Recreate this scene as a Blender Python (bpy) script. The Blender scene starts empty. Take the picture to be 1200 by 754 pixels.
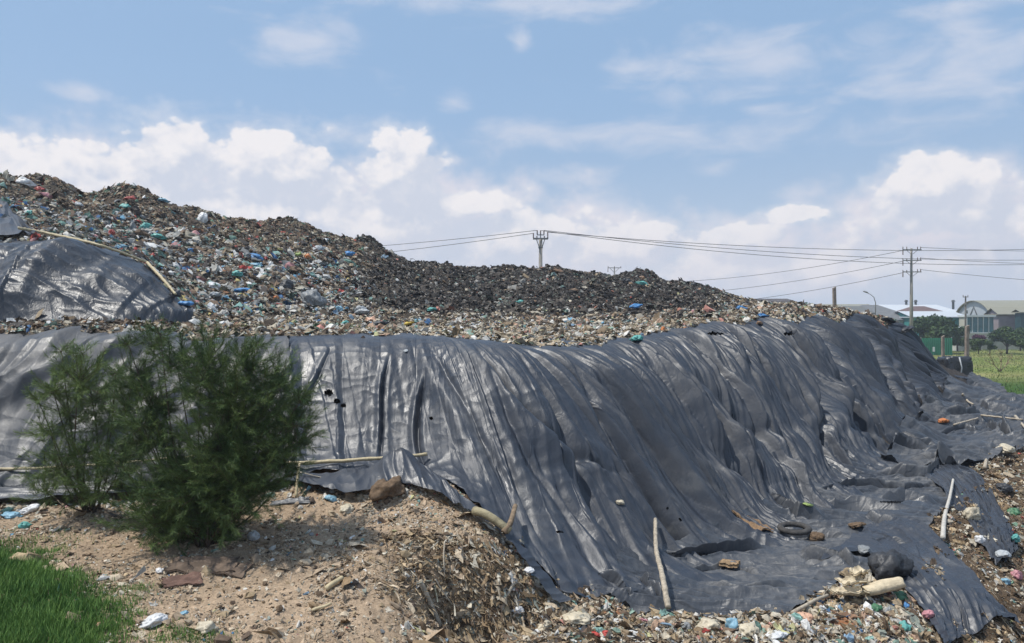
import bpy, bmesh, math, random
import numpy as np
from mathutils import Vector, Matrix

# ------------------------------------------------------------------ camera / sun / sky
S = bpy.context.scene
COL = S.collection
F = 900.0
EYE = 5.0
cam_d = bpy.data.cameras.new('camera'); cam = bpy.data.objects.new('camera', cam_d); COL.objects.link(cam)
cam.location = (0, 0, EYE); cam.rotation_euler = (math.radians(90), 0, 0)
cam_d.sensor_width = 36; cam_d.lens = 27; cam_d.clip_end = 9000; cam_d.clip_start = 0.1
S.camera = cam
S.view_settings.view_transform = 'Standard'; S.view_settings.look = 'None'
S.view_settings.exposure = 0.13; S.view_settings.gamma = 1; S.view_settings.use_curve_mapping = False
SUNV = Vector((-0.42, -0.06, 0.90)).normalized()      # towards the sun: high, from the left
sl = bpy.data.lights.new('sun', 'SUN'); sl.energy = 4.0; sl.angle = math.radians(0.6); sl.color = (1.0, 0.955, 0.88)
sun = bpy.data.objects.new('sun', sl); COL.objects.link(sun)
sun.rotation_euler = (-SUNV).to_track_quat('-Z', 'Y').to_euler(); sun.location = (-20, -3, 60)

world = bpy.data.worlds.new('World'); S.world = world; world.use_nodes = True
SKY_STRENGTH = 0.085

class NT:
    """small helper for math node chains"""
    def __init__(s, t): s.t = t
    def n(s, kind, **kw):
        x = s.t.nodes.new(kind)
        for k, v in kw.items(): setattr(x, k, v)
        return x
    def l(s, a, b): s.t.links.new(a, b)
    def put(s, sock, v):
        if isinstance(v, bpy.types.NodeSocket): s.l(v, sock)
        elif v is not None: sock.default_value = v
    def m(s, op, a, b=None, c=None, clamp=False):
        x = s.n('ShaderNodeMath', operation=op, use_clamp=clamp)
        s.put(x.inputs[0], a); s.put(x.inputs[1], b)
        if c is not None: s.put(x.inputs[2], c)
        return x.outputs[0]
    def mr(s, v, a, b, c=0.0, d=1.0, smooth=True):
        x = s.n('ShaderNodeMapRange', interpolation_type='SMOOTHSTEP' if smooth else 'LINEAR')
        for i, q in enumerate((v, a, b, c, d)): s.put(x.inputs[i], q)
        return x.outputs[0]
    def mix(s, f, a, b, blend='MIX'):
        x = s.n('ShaderNodeMix', data_type='RGBA', blend_type=blend)
        s.put(x.inputs[0], f)
        for i, q in ((6, a), (7, b)):
            if isinstance(q, (tuple, list)): q = (*q[:3], 1)
            s.put(x.inputs[i], q)
        return x.outputs[2]
    def noise(s, vec, scale, detail=4, rough=0.5, dist=0.0):
        x = s.n('ShaderNodeTexNoise')
        if vec is not None: s.l(vec, x.inputs['Vector'])
        x.inputs['Scale'].default_value = scale; x.inputs['Detail'].default_value = detail
        x.inputs['Roughness'].default_value = rough; x.inputs['Distortion'].default_value = dist
        return x.outputs[0]

def sky_world():
    wt = world.node_tree; wt.nodes.clear()
    # cloud field as a node group in azimuth / elevation of the sky
    g = bpy.data.node_groups.new('cloud_field', 'ShaderNodeTree')
    g.interface.new_socket('Vector', in_out='INPUT', socket_type='NodeSocketVector')
    g.interface.new_socket('Cumulus', in_out='OUTPUT', socket_type='NodeSocketFloat')
    g.interface.new_socket('Wisps', in_out='OUTPUT', socket_type='NodeSocketFloat')
    g.interface.new_socket('Veil', in_out='OUTPUT', socket_type='NodeSocketFloat')
    G_ = NT(g); gi = G_.n('NodeGroupInput'); go = G_.n('NodeGroupOutput')
    sx = G_.n('ShaderNodeSeparateXYZ'); G_.l(gi.outputs[0], sx.inputs[0])
    az, el = sx.outputs[0], sx.outputs[1]
    mp = G_.n('ShaderNodeMapping'); G_.l(gi.outputs[0], mp.inputs[0]); mp.inputs['Scale'].default_value = (1, 1.25, 1)
    n1 = G_.noise(mp.outputs[0], 13.0, 3, 0.5)
    n2 = G_.noise(mp.outputs[0], 34.0, 6, 0.55, 0.15)
    vo = G_.n('ShaderNodeTexVoronoi', feature='F1'); vo.inputs['Scale'].default_value = 26
    vo.inputs['Detail'].default_value = 2; vo.inputs['Roughness'].default_value = 0.55
    G_.l(mp.outputs[0], vo.inputs['Vector'])
    puff = G_.m('SUBTRACT', 0.45, vo.outputs['Distance'])
    nn = G_.m('ADD', G_.m('MULTIPLY', G_.m('SUBTRACT', n1, 0.5), 1.0), G_.m('ADD', G_.m('MULTIPLY', G_.m('SUBTRACT', n2, 0.5), 0.55), G_.m('MULTIPLY', puff, 0.5)))
    def blobs(lst):
        out = None
        for (px, py, rx, ry) in lst:
            a = math.atan((px - 600) / F); b = math.atan((377 - py) / math.hypot(F, px - 600))
            u = G_.m('MULTIPLY', G_.m('SUBTRACT', az, a), F / rx)
            v = G_.m('MULTIPLY', G_.m('SUBTRACT', el, b), F / ry)
            # flat-ish bases: stretch below
            r = G_.m('SQRT', G_.m('ADD', G_.m('MULTIPLY', u, u), G_.m('MULTIPLY', v, v)))
            e = G_.m('SUBTRACT', 1.0, r)
            out = e if out is None else G_.m('SMOOTH_MAX', out, e, 0.12)
        return out
    cb = blobs([(30, 205, 95, 50), (120, 235, 150, 60), (205, 185, 62, 52), (330, 205, 85, 58), (300, 250, 200, 55), (470, 200, 58, 52),
                (430, 270, 170, 60), (600, 285, 130, 55), (868, 276, 60, 16), (930, 250, 44, 12), (700, 290, 150, 40), (850, 315, 160, 30), (560, 240, 60, 20),
                (1095, 212, 62, 34), (1130, 250, 105, 34), (1195, 262, 60, 40), (760, 320, 140, 34), (1000, 316, 180, 34), (1250, 300, 150, 60),
                (-150, 230, 160, 80), (1400, 210, 120, 60)])
    cum = G_.m('ADD', G_.m('ADD', cb, 0.20), nn)
    mp2 = G_.n('ShaderNodeMapping'); G_.l(gi.outputs[0], mp2.inputs[0]); mp2.inputs['Scale'].default_value = (1, 2.6, 1); mp2.inputs['Rotation'].default_value = (0, 0, -0.12)
    n3 = G_.noise(mp2.outputs[0], 9.0, 8, 0.58, 0.4)
    wb = blobs([(675, 207, 60, 26), (690, 240, 90, 30), (935, 238, 46, 26), (900, 258, 60, 20), (560, 235, 60, 26), (370, 50, 95, 48), (745, 78, 65, 22), (610, 50, 18, 24), (532, 120, 24, 16), (900, 75, 230, 44), (1130, 70, 180, 50), (620, 5, 260, 22),
                (1200, 44, 22, 20), (98, 108, 34, 14), (890, 130, 40, 14), (835, 200, 40, 14), (1050, 150, 120, 22), (1160, 0, 150, 16), (700, 160, 500, 26)])
    wis = G_.m('ADD', G_.m('MULTIPLY', wb, 0.75), G_.m('MULTIPLY', G_.m('SUBTRACT', n3, 0.5), 2.6))
    vb = blobs([(200, 285, 420, 125), (470, 290, 260, 110), (690, 320, 220, 85), (900, 330, 240, 75), (1150, 290, 200, 100), (-250, 280, 300, 120), (1450, 290, 250, 120)])
    vei = G_.m('ADD', G_.m('MULTIPLY', vb, 1.0), G_.m('ADD', G_.m('MULTIPLY', G_.m('SUBTRACT', n1, 0.5), 0.9), G_.m('MULTIPLY', G_.m('SUBTRACT', n2, 0.5), 0.5)))
    G_.l(cum, go.inputs[0]); G_.l(wis, go.inputs[1]); G_.l(vei, go.inputs[2])

    w = NT(wt)
    out = w.n('ShaderNodeOutputWorld'); bg = w.n('ShaderNodeBackground'); w.l(bg.outputs[0], out.inputs[0])
    tc = w.n('ShaderNodeTexCoord'); sep = w.n('ShaderNodeSeparateXYZ'); w.l(tc.outputs['Generated'], sep.inputs[0])
    az = w.m('ARCTAN2', sep.outputs[0], sep.outputs[1]); el = w.m('ARCSINE', sep.outputs[2])
    cx = w.n('ShaderNodeCombineXYZ'); w.l(az, cx.inputs[0]); w.l(el, cx.inputs[1])
    off = w.n('ShaderNodeVectorMath', operation='ADD'); w.l(cx.outputs[0], off.inputs[0]); off.inputs[1].default_value = (-0.012, 0.030, 0)
    g1 = w.n('ShaderNodeGroup', node_tree=g); w.l(cx.outputs[0], g1.inputs[0])
    g2 = w.n('ShaderNodeGroup', node_tree=g); w.l(off.outputs[0], g2.inputs[0])
    sky = w.n('ShaderNodeTexSky', sky_type='NISHITA'); sky.sun_disc = False
    sky.sun_elevation = math.asin(SUNV.z); sky.sun_rotation = math.atan2(SUNV.x, SUNV.y)
    sky.air_density = 1.0; sky.dust_density = 1.6; sky.ozone_density = 1.2; sky.altitude = 5
    k = 1.0 / SKY_STRENGTH
    # the cumulus banks thin out into a pale band of haze near the horizon
    band = w.mr(el, 0.0, 0.34, 0.92, 0.0)
    base = w.mix(band, sky.outputs[0], (0.60 * k, 0.68 * k, 0.80 * k))
    base = w.mix(w.mr(el, 0.02, 0.3, 0.2, 0.70), base, (0.335 * k, 0.52 * k, 0.78 * k))
    dC = w.mr(g1.outputs[0], -0.02, 0.24)
    soft = w.mr(g1.outputs[0], -0.35, 0.25, 0.0, 0.35)
    relief = w.m('SUBTRACT', g1.outputs[0], g2.outputs[0])
    lit = w.mr(w.m('ADD', relief, w.m('MULTIPLY', g1.outputs[0], -0.10)), -0.12, 0.62)
    ccol = w.mix(lit, (0.60 * k, 0.64 * k, 0.74 * k), (0.90 * k, 0.865 * k, 0.865 * k))
    lowfade = w.mr(el, 0.0, 0.15, 0.30, 0.95)
    lit2 = w.m('ADD', lit, w.m('MULTIPLY', w.m('SUBTRACT', w.noise(cx.outputs[0], 38.0, 5, 0.62, .3), 0.5), 1.5), clamp=True)
    ccol = w.mix(lit2, (0.60 * k, 0.64 * k, 0.735 * k), (0.87 * k, 0.84 * k, 0.845 * k))
    dens = w.m('MULTIPLY', w.m('MAXIMUM', dC, soft), lowfade)
    wsp = w.mr(g1.outputs[1], 0.0, 1.05, 0.0, 0.75)
    c1 = w.mix(wsp, base, (0.62 * k, 0.655 * k, 0.755 * k))
    vrel = w.mr(w.m('SUBTRACT', g1.outputs[2], g2.outputs[2]), -0.12, 0.30)
    vcol = w.mix(vrel, (0.60 * k, 0.64 * k, 0.74 * k), (0.80 * k, 0.745 * k, 0.785 * k))
    c1 = w.mix(w.m('MULTIPLY', w.mr(g1.outputs[2], -0.12, 0.55, 0.0, 0.85), w.mr(el, -0.02, 0.10, 0.45, 1.0)), c1, vcol)
    c2 = w.mix(dens, c1, ccol)
    # scattered cloud over the rest of the sky, overhead and behind
    n5 = w.noise(tc.outputs['Generated'], 3.2, 7, 0.55)
    up = w.mr(el, 0.45, 0.62)
    back = w.mr(sep.outputs[1], 0.45, 0.2)
    oth = w.m('MULTIPLY', w.mr(n5, 0.50, 0.64), w.m('MULTIPLY', w.m('MAXIMUM', up, back), 0.75))
    c3 = w.mix(oth, c2, (0.80 * k, 0.81 * k, 0.86 * k))
    world.cycles.sampling_method = 'MANUAL'; world.cycles.sample_map_resolution = 512
    w.l(c3, bg.inputs[0]); bg.inputs[1].default_value = SKY_STRENGTH
sky_world()

# ------------------------------------------------------------------ numbers: noise, projection
rng = np.random.default_rng(11)
random.seed(5)
PERM = np.tile(np.random.default_rng(3).permutation(512), 3)
ANG = np.random.default_rng(4).random(512) * 2 * np.pi
GX, GY = np.cos(ANG), np.sin(ANG)
def noise2(x, y, seed=0):
    x = np.asarray(x, float) + seed * 17.37; y = np.asarray(y, float) + seed * 5.91
    xi = np.floor(x).astype(np.int64); yi = np.floor(y).astype(np.int64); xf = x - xi; yf = y - yi
    u = xf * xf * xf * (xf * (xf * 6 - 15) + 10); v = yf * yf * yf * (yf * (yf * 6 - 15) + 10)
    def gr(ix, iy, dx, dy):
        h = PERM[(PERM[ix & 511] + iy) & 511]; return GX[h] * dx + GY[h] * dy
    a = gr(xi, yi, xf, yf); b = gr(xi + 1, yi, xf - 1, yf); c = gr(xi, yi + 1, xf, yf - 1); d = gr(xi + 1, yi + 1, xf - 1, yf - 1)
    return (a + u * (b - a) + v * ((c + u * (d - c)) - (a + u * (b - a)))) * 1.5      # about -1..1
def fbm(x, y, oct=4, seed=0, gain=0.5, lac=2.03):
    s = 0; a = 1; t = 0
    for i in range(oct):
        s = s + a * noise2(x * lac ** i, y * lac ** i, seed + i); t += a; a *= gain
    return s / t
def ridge(x, y, seed=0, p=1.0): return (1 - np.abs(noise2(x, y, seed))) ** p
def sstep(x, a, b):
    t = np.clip((x - a) / (b - a), 0, 1); return t * t * (3 - 2 * t)
def P(px, py, Y): return ((px - 600) / F * Y, Y, EYE - (py - 377) / F * Y)
def Pz(px, py, z=1.0):                     # point of the picture on a level plane
    Y = (EYE - z) * F / (py - 377); return ((px - 600) / F * Y, Y)

# ------------------------------------------------------------------ the terrain: control points and a multiquadric surface through them
RIBS = [  # crest, toe of the big covered mound, left to right
    ((-200, 393, 15.0), (-200, 562, 12.8)), ((-60, 394, 15.0), (-60, 560, 12.8)), ((60, 390, 15.0), (60, 560, 12.8)), ((160, 392, 15.0), (160, 560, 12.8)),
    ((260, 402, 15.0), (260, 556, 12.7)), ((340, 395, 15.2), (340, 550, 12.6)), ((430, 394, 15.3), (430, 548, 12.5)), ((495, 394, 15.4), (497, 550, 12.4)),
    ((512, 395, 15.4), (560, 592, 11.5)), ((526, 396, 15.4), (610, 640, 10.95)), ((540, 397, 15.45), (670, 690, 10.6)), ((556, 398, 15.5), (740, 688, 11.2)),
    ((580, 401, 15.7), (790, 668, 12.3)), ((618, 406, 16.1), (836, 648, 13.3)), ((668, 407, 17.1), (872, 627, 14.4)), ((740, 396, 19.5), (905, 606, 15.7)), ((800, 386, 21.5), (945, 585, 17.3)), ((840, 378, 23.5), (985, 563, 19.3)),
    ((900, 373, 26.5), (1030, 535, 22.8)), ((950, 369, 31.0), (1065, 502, 28.8)), ((1000, 368, 36.0), (1095, 480, 35.0)), ((1045, 378, 40.5), (1118, 466, 40.5)),
    ((1070, 403, 43.0), (1124, 461, 43.0)), ((1096, 437, 45.0), (1130, 457, 45.0))]
PROF = [(0.0, 1.0), (0.2, 0.94), (0.4, 0.75), (0.6, 0.45), (0.8, 0.16), (1.0, 0.0)]
ctrl = []
def rib_pt(c, t, f, h):
    a, b = np.array(P(*c)), np.array(P(*t)); p = a + (b - a) * f; p[2] = b[2] + (a[2] - b[2]) * h; return p
for c, t in RIBS:
    for f, h in PROF: ctrl.append(rib_pt(c, t, f, h))
def cp(*pts):
    for p in pts: ctrl.append(np.array(P(*p)))
cp( # plateau behind the crest, foot of the rubbish hill
   (-200, 386, 18), (0, 385, 17.5), (120, 384, 17.5), (250, 385, 18), (340, 388, 19), (430, 389, 19), (520, 391, 19.5), (600, 395, 19.5), (660, 393, 21.5), (720, 388, 23.5),
   (780, 381, 26), (830, 374, 28.5), (350, 381, 23.5), (450, 387, 24), (600, 388, 24.5), (700, 384, 27), (780, 379, 30), (850, 370, 34),
   (880, 369, 33), (930, 362, 35), (980, 366, 38), (1010, 372, 41), (900, 366, 40), (960, 366, 45), (1030, 380, 48),
   # upper covered lobe on the left
   (-200, 378, 19.5), (0, 378, 19.5), (110, 378, 19.6), (170, 378, 20.2), (212, 377, 21.4),
   (-200, 345, 20.6), (0, 340, 20.6), (60, 340, 20.6), (120, 342, 20.7), (170, 352, 21.2), (-200, 305, 22), (0, 302, 22), (60, 300, 22), (120, 308, 22.2), (165, 326, 22.3),
   (-200, 290, 23.5), (0, 286, 23.7), (60, 283, 23.7), (120, 293, 23.7), (165, 311, 23.5), (190, 334, 23.2), (208, 362, 22.6),
   (-200, 270, 26), (0, 266, 26.2), (100, 281, 26.4), (180, 311, 26.2), (230, 350, 25), (260, 377, 23.5),
   # slopes of the rubbish hill
   (20, 240, 31), (100, 262, 31), (150, 270, 32), (170, 300, 29), (230, 300, 30.5), (250, 340, 27.5), (290, 280, 35), (320, 330, 30), (330, 366, 26), (400, 350, 31), (420, 300, 39),
   (430, 372, 27), (480, 350, 34), (520, 335, 40), (560, 368, 31), (600, 345, 38), (680, 350, 38), (680, 374, 31), (740, 350, 41), (770, 368, 36), (810, 355, 44), (840, 364, 42),
   # crest of the hill
   (-250, 195, 36), (-80, 205, 36), (0, 212, 35), (60, 219, 34.5), (110, 236, 35), (150, 229, 37), (200, 240, 38), (250, 261, 39), (320, 263, 41), (370, 275, 42), (430, 286, 44),
   (480, 313, 45), (520, 316, 46), (600, 319, 47), (640, 320, 48), (700, 323, 49), (760, 328, 50), (820, 338, 50.5), (852, 352, 50.5), (872, 370, 51))
for px, py, Y in [(-250, 195, 36), (-80, 205, 36), (0, 212, 35), (110, 236, 35), (200, 240, 38), (320, 263, 41), (430, 286, 44), (520, 316, 46), (640, 320, 48), (760, 328, 50), (850, 350, 50.5)]:
    x, y, z = P(px, py, Y); ctrl.append(np.array((x * 1.05, Y + 5, z - 0.8))); ctrl.append(np.array((x * 1.2, Y + 14, 2.0)))
cp( # earth ledge in front
   (-200, 595, 12), (0, 592, 12), (120, 588, 12), (260, 588, 11.9), (360, 572, 11.8), (440, 566, 11.8), (500, 568, 11.7),
   (-200, 640, 10.3), (0, 632, 10.4), (120, 640, 10.2), (250, 645, 10.0), (360, 612, 10.9), (450, 602, 11.1), (520, 610, 10.9),
   (0, 700, 8.6), (120, 705, 8.5), (250, 720, 8.5), (350, 690, 9.0), (420, 660, 9.6), (500, 640, 10.1), (560, 640, 10.3), (470, 720, 8.7),
   (0, 770, 7.3), (150, 775, 7.3), (300, 775, 7.6), (400, 765, 8.0), (470, 770, 8.1), (535, 680, 9.75), (590, 668, 10.1), (545, 722, 9.75), (600, 715, 9.85), (640, 708, 10.2), (560, 752, 9.2), (640, 754, 9.2), (690, 725, 10.1),
   # low terrace and what lies before it
   (760, 735, 10.0), (860, 735, 10.0), (930, 742, 9.8), (800, 775, 9.0), (950, 775, 9.1), (880, 690, 11.4), (960, 650, 13.1), (950, 700, 11.1), (1010, 700, 11.2), (1020, 620, 14.9),
   (1090, 600, 16.2), (1060, 660, 12.8), (1080, 560, 19.7), (1140, 535, 22.6), (1100, 520, 25.3), (1200, 515, 25.5), (1140, 490, 31.5), (1200, 485, 33), (1150, 465, 41), (1190, 470, 38.7),
   (1140, 448, 51), (1160, 455, 46), (1300, 510, 25.5), (1300, 480, 34), (1100, 625, 14.5), (1040, 710, 10.9), (1100, 770, 9.9), (1000, 775, 9.4),
   # slope falling off to the right
   (1120, 680, 12.3), (1150, 620, 15.3), (1200, 570, 18.9), (1150, 720, 11.1), (1200, 630, 15.9), (1200, 700, 12.8), (1200, 745, 11.55), (1150, 760, 10.7), (1250, 600, 17.8), (1250, 690, 13.6), (1250, 745, 11.9))
for q in [(-20, 2, 2.2), (-8, 3, 2.6), (0, 0, 3.25), (5, 1, 3.0), (3, 5, 1.4), (0, 4.5, 2.1), (-4, 5, 2.0), (12, 2, 1.0), (12, 8, -0.4), (16, 12, -0.4), (22, 18, 0), (30, 30, 0), (13.5, 11, -0.3), (-20, 8, 2.1), (-30, 15, 4.6),
          (20, 6, -0.3), (-30, 40, 9), (32, 48, 0.2), (26, 60, 0.5), (10, 70, 0.5), (-20, 70, 0.5), (-45, 60, 0.5), (30, 38, 0.4), (28, 33, 0.4)]:
    ctrl.append(np.array(q, float))
ctrl = np.array(ctrl, float)
# no two controls on the same spot
keep = []
for i, q in enumerate(ctrl):
    if all((q[0] - ctrl[j][0]) ** 2 + (q[1] - ctrl[j][1]) ** 2 > 0.04 for j in keep): keep.append(i)
ctrl = ctrl[keep]
MQ = 0.7
def _phi(dx, dy): return np.sqrt(dx * dx + dy * dy + MQ * MQ)
_n = len(ctrl)
A_ = np.zeros((_n + 3, _n + 3)); A_[:_n, :_n] = _phi(ctrl[:, None, 0] - ctrl[None, :, 0], ctrl[:, None, 1] - ctrl[None, :, 1]) - 0.02 * np.eye(_n)
A_[:_n, _n] = 1; A_[:_n, _n + 1] = ctrl[:, 0]; A_[:_n, _n + 2] = ctrl[:, 1]; A_[_n:, :_n] = A_[:_n, _n:].T
W_ = np.linalg.solve(A_, np.concatenate([ctrl[:, 2], [0, 0, 0]]))
def seg_dist(x, y, poly, closed=True):
    d = np.full(x.shape, 1e9); ins = np.zeros(x.shape, bool); n = len(poly)
    for i in range(n if closed else n - 1):
        (x0, y0), (x1, y1) = poly[i][:2], poly[(i + 1) % n][:2]
        dx, dy = x1 - x0, y1 - y0; L = dx * dx + dy * dy + 1e-12
        t = np.clip(((x - x0) * dx + (y - y0) * dy) / L, 0, 1)
        d = np.minimum(d, np.hypot(x - x0 - t * dx, y - y0 - t * dy))
        c = ((y0 > y) != (y1 > y)) & (x < (x1 - x0) * (y - y0) / (y1 - y0 + 1e-12) + x0); ins ^= c
    return np.where(ins, -d, d) if closed else d
SITE = [(-60, -20), (19, -20), (22, 10), (24, 22), (26.5, 33), (27.4, 40), (33.6, 54), (31, 60), (20, 72), (-60, 72)]
_RX = np.arange(-40, 40.01, 0.1); _RY = np.arange(-2, 80.01, 0.1)
def _Graw(x, y):
    out = np.zeros(x.shape)
    for i in range(_n): out += W_[i] * _phi(x - ctrl[i, 0], y - ctrl[i, 1])
    return out + W_[_n] + W_[_n + 1] * x + W_[_n + 2] * y
_gx, _gy = np.meshgrid(_RX, _RY)
_T = _Graw(_gx, _gy)
for (px, py, Y, r_, h_) in [(150, 229, 37, 1.1, .45), (112, 236, 35.5, 1.0, -.5), (70, 219, 34.8, .9, .3), (20, 212, 35, .8, .25), (205, 243, 38, .9, -.3), (240, 257, 39, 1., .35), (262, 262, 39.5, .6, -.3), (345, 266, 41.5, 1.3, .35),
        (300, 262, 40.5, .8, -.25), (400, 280, 43, 1., -.2), (440, 288, 44, .8, .3), (505, 314, 45.5, .9, .3), (655, 319, 48, .7, .35), (705, 324, 49, .9, -.3), (752, 328, 50, 1.0, .45), (785, 333, 50, .7, -.3), (845, 345, 50.5, .8, .25), (590, 318, 47, 1.2, .2)]:
    x_, y_, _z = P(px, py, Y); _T += h_ * np.exp(-((_gx - x_) ** 2 + (_gy - y_) ** 2) / (r_ * r_))
_d = seg_dist(_gx, _gy, SITE)
_T = _T * sstep(-_d, -1.6, 0.4)
_T = np.maximum(_T, -0.6)
def G(x, y):
    x = np.asarray(x, float); y = np.asarray(y, float)
    fx = np.clip((x - _RX[0]) / 0.1, 0, len(_RX) - 2.001); fy = np.clip((y - _RY[0]) / 0.1, 0, len(_RY) - 2.001)
    i = fx.astype(int); j = fy.astype(int); u = fx - i; v = fy - j
    return (_T[j, i] * (1 - u) + _T[j, i + 1] * u) * (1 - v) + (_T[j + 1, i] * (1 - u) + _T[j + 1, i + 1] * u) * v
def Gn(x, y, e=0.15):
    gx = (G(x + e, y) - G(x - e, y)) / (2 * e); gy = (G(x, y + e) - G(x, y - e)) / (2 * e)
    n = np.stack([-gx, -gy, np.ones_like(gx)], -1); return n / np.linalg.norm(n, axis=-1, keepdims=True)
def hit(px, py, ymin=6.0, ymax=75.0, lift=0.0):
    """the point of the terrain seen at that spot of the picture"""
    Y = np.arange(ymin, ymax, 0.04); x = (px - 600) / F * Y; z = EYE - (py - 377) / F * Y
    k = np.nonzero(z <= G(x, Y) + lift)[0]
    if len(k) == 0: k = [len(Y) - 1]
    k = k[0]; return Vector((float(x[k]), float(Y[k]), float(G(x[k], Y[k]))))

# ------------------------------------------------------------------ mesh helpers
def link(name, me, mat=None, parent=None):
    o = bpy.data.objects.new(name, me); COL.objects.link(o)
    if mat is not None: me.materials.append(mat)
    if parent is not None: o.parent = parent
    return o
def tag(o, label, cat, group=None, kind=None):
    o['label'] = label; o['category'] = cat
    if group: o['group'] = group
    if kind: o['kind'] = kind
    return o
def empty(name, loc, label=None, cat=None, group=None, rz=0.0):
    o = bpy.data.objects.new(name, None); COL.objects.link(o); o.location = loc; o.rotation_euler = (0, 0, rz); o.empty_display_size = 0.2
    if label: tag(o, label, cat, group)
    return o
def np_mesh(name, V, Fc, smooth=True, col=None):
    """V (n,3), Fc (m,k) array of equal-size faces"""
    me = bpy.data.meshes.new(name); V = np.ascontiguousarray(V, np.float32); Fc = np.ascontiguousarray(Fc, np.int32); m, k = Fc.shape
    me.vertices.add(len(V)); me.vertices.foreach_set('co', V.ravel())
    me.loops.add(m * k); me.loops.foreach_set('vertex_index', Fc.ravel())
    me.polygons.add(m); me.polygons.foreach_set('loop_start', np.arange(0, m * k, k, dtype=np.int32))
    me.polygons.foreach_set('loop_total', np.full(m, k, np.int32))
    me.update(calc_edges=True)
    me.polygons.foreach_set('use_smooth', np.full(m, smooth, bool))
    if col is not None:
        a = me.color_attributes.new('Col', 'FLOAT_COLOR', 'POINT')
        c = np.ones((len(V), 4), np.float32); c[:, :3] = col; a.data.foreach_set('color', c.ravel())
    return me
def grid_faces(nu, nv):
    i = np.arange(nu - 1)[:, None] * nv + np.arange(nv - 1)[None, :]; i = i.ravel()
    return np.stack([i, i + nv, i + nv + 1, i + 1], 1)
def poly_mesh(name, verts, faces, smooth=False):
    me = bpy.data.meshes.new(name); me.from_pydata([tuple(v) for v in verts], [], faces); me.update()
    if smooth: me.polygons.foreach_set('use_smooth', [True] * len(me.polygons))
    return me
class MB:
    def __init__(s): s.v = []; s.f = []
    def add(s, v, f):
        b = len(s.v); s.v += [tuple(q) for q in v]; s.f += [tuple(b + i for i in q) for q in f]; return s
    def box(s, x0, x1, y0, y1, z0, z1, rz=0.0, c=(0, 0)):
        v = []
        for z in (z0, z1):
            for x, y in ((x0, y0), (x1, y0), (x1, y1), (x0, y1)):
                if rz:
                    dx, dy = x - c[0], y - c[1]; x, y = c[0] + dx * math.cos(rz) - dy * math.sin(rz), c[1] + dx * math.sin(rz) + dy * math.cos(rz)
                v.append((x, y, z))
        return s.add(v, [(0, 3, 2, 1), (4, 5, 6, 7), (0, 1, 5, 4), (1, 2, 6, 5), (2, 3, 7, 6), (3, 0, 4, 7)])
    def tube(s, pts, rad, n=8, cap=True):
        pts = [Vector(p) for p in pts]
        if not isinstance(rad, (list, tuple)): rad = [rad] * len(pts)
        b = len(s.v); up = None
        for i, p in enumerate(pts):
            t = (pts[min(i + 1, len(pts) - 1)] - pts[max(i - 1, 0)]).normalized()
            if up is None: up = t.orthogonal().normalized()
            up = (up - t * up.dot(t)); up = up.normalized() if up.length > 1e-6 else t.orthogonal().normalized()
            w = t.cross(up)
            for k in range(n):
                a = 2 * math.pi * k / n; q = p + (up * math.cos(a) + w * math.sin(a)) * rad[i]; s.v.append(tuple(q))
        for i in range(len(pts) - 1):
            for k in range(n):
                k2 = (k + 1) % n; s.f.append((b + i * n + k, b + i * n + k2, b + (i + 1) * n + k2, b + (i + 1) * n + k))
        if cap:
            s.f.append(tuple(b + k for k in range(n))[::-1]); e = b + (len(pts) - 1) * n; s.f.append(tuple(e + k for k in range(n)))
        return s
    def build(s, name, mat, parent=None, smooth=False, loc=None):
        if loc is not None:
            s.v = [(a - loc[0], b - loc[1], c - loc[2]) for a, b, c in s.v]
        o = link(name, poly_mesh(name, s.v, s.f, smooth), mat, parent)
        if loc is not None: o.location = loc
        return o
def icosphere(sub):
    bm = bmesh.new(); bmesh.ops.create_icosphere(bm, subdivisions=sub, radius=1.0)
    v = np.array([q.co[:] for q in bm.verts]); f = np.array([[q.index for q in p.verts] for p in bm.faces]); bm.free(); return v, f
def noise3(p, sc, seed):
    return (noise2(p[:, 0] * sc + 3, p[:, 1] * sc + p[:, 2] * sc * 0.6, seed) + noise2(p[:, 1] * sc + 7, p[:, 2] * sc - p[:, 0] * sc * 0.5, seed + 9)) * 0.5

# ------------------------------------------------------------------ materials
MATS = {}
def mat(name, build):
    if name in MATS: return MATS[name]
    m = bpy.data.materials.new(name); m.use_nodes = True; t = NT(m.node_tree); b = m.node_tree.nodes['Principled BSDF']
    build(t, b); MATS[name] = m; return m
def rough_mat(name, color, rough=0.8, var=0.25, scale=6.0, bump=0.3, bscale=40.0, spec=0.3, metal=0.0, color2=None):
    def f(t, b):
        tc = t.n('ShaderNodeTexCoord').outputs['Object']
        n = t.noise(tc, scale, 6, 0.6)
        c2 = color2 or tuple(c * (1 - var) for c in color); c1 = tuple(min(1, c * (1 + var)) for c in color) if color2 is None else color
        t.l(t.mix(t.mr(n, 0.3, 0.7), c2, c1), b.inputs['Base Color'])
        b.inputs['Roughness'].default_value = rough; b.inputs['Specular IOR Level'].default_value = spec; b.inputs['Metallic'].default_value = metal
        if bump:
            bp = t.n('ShaderNodeBump'); bp.inputs['Strength'].default_value = bump; bp.inputs['Distance'].default_value = 0.02
            t.l(t.noise(tc, bscale, 4, 0.6), bp.inputs['Height']); t.l(bp.outputs[0], b.inputs['Normal'])
    return mat(name, f)
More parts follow.
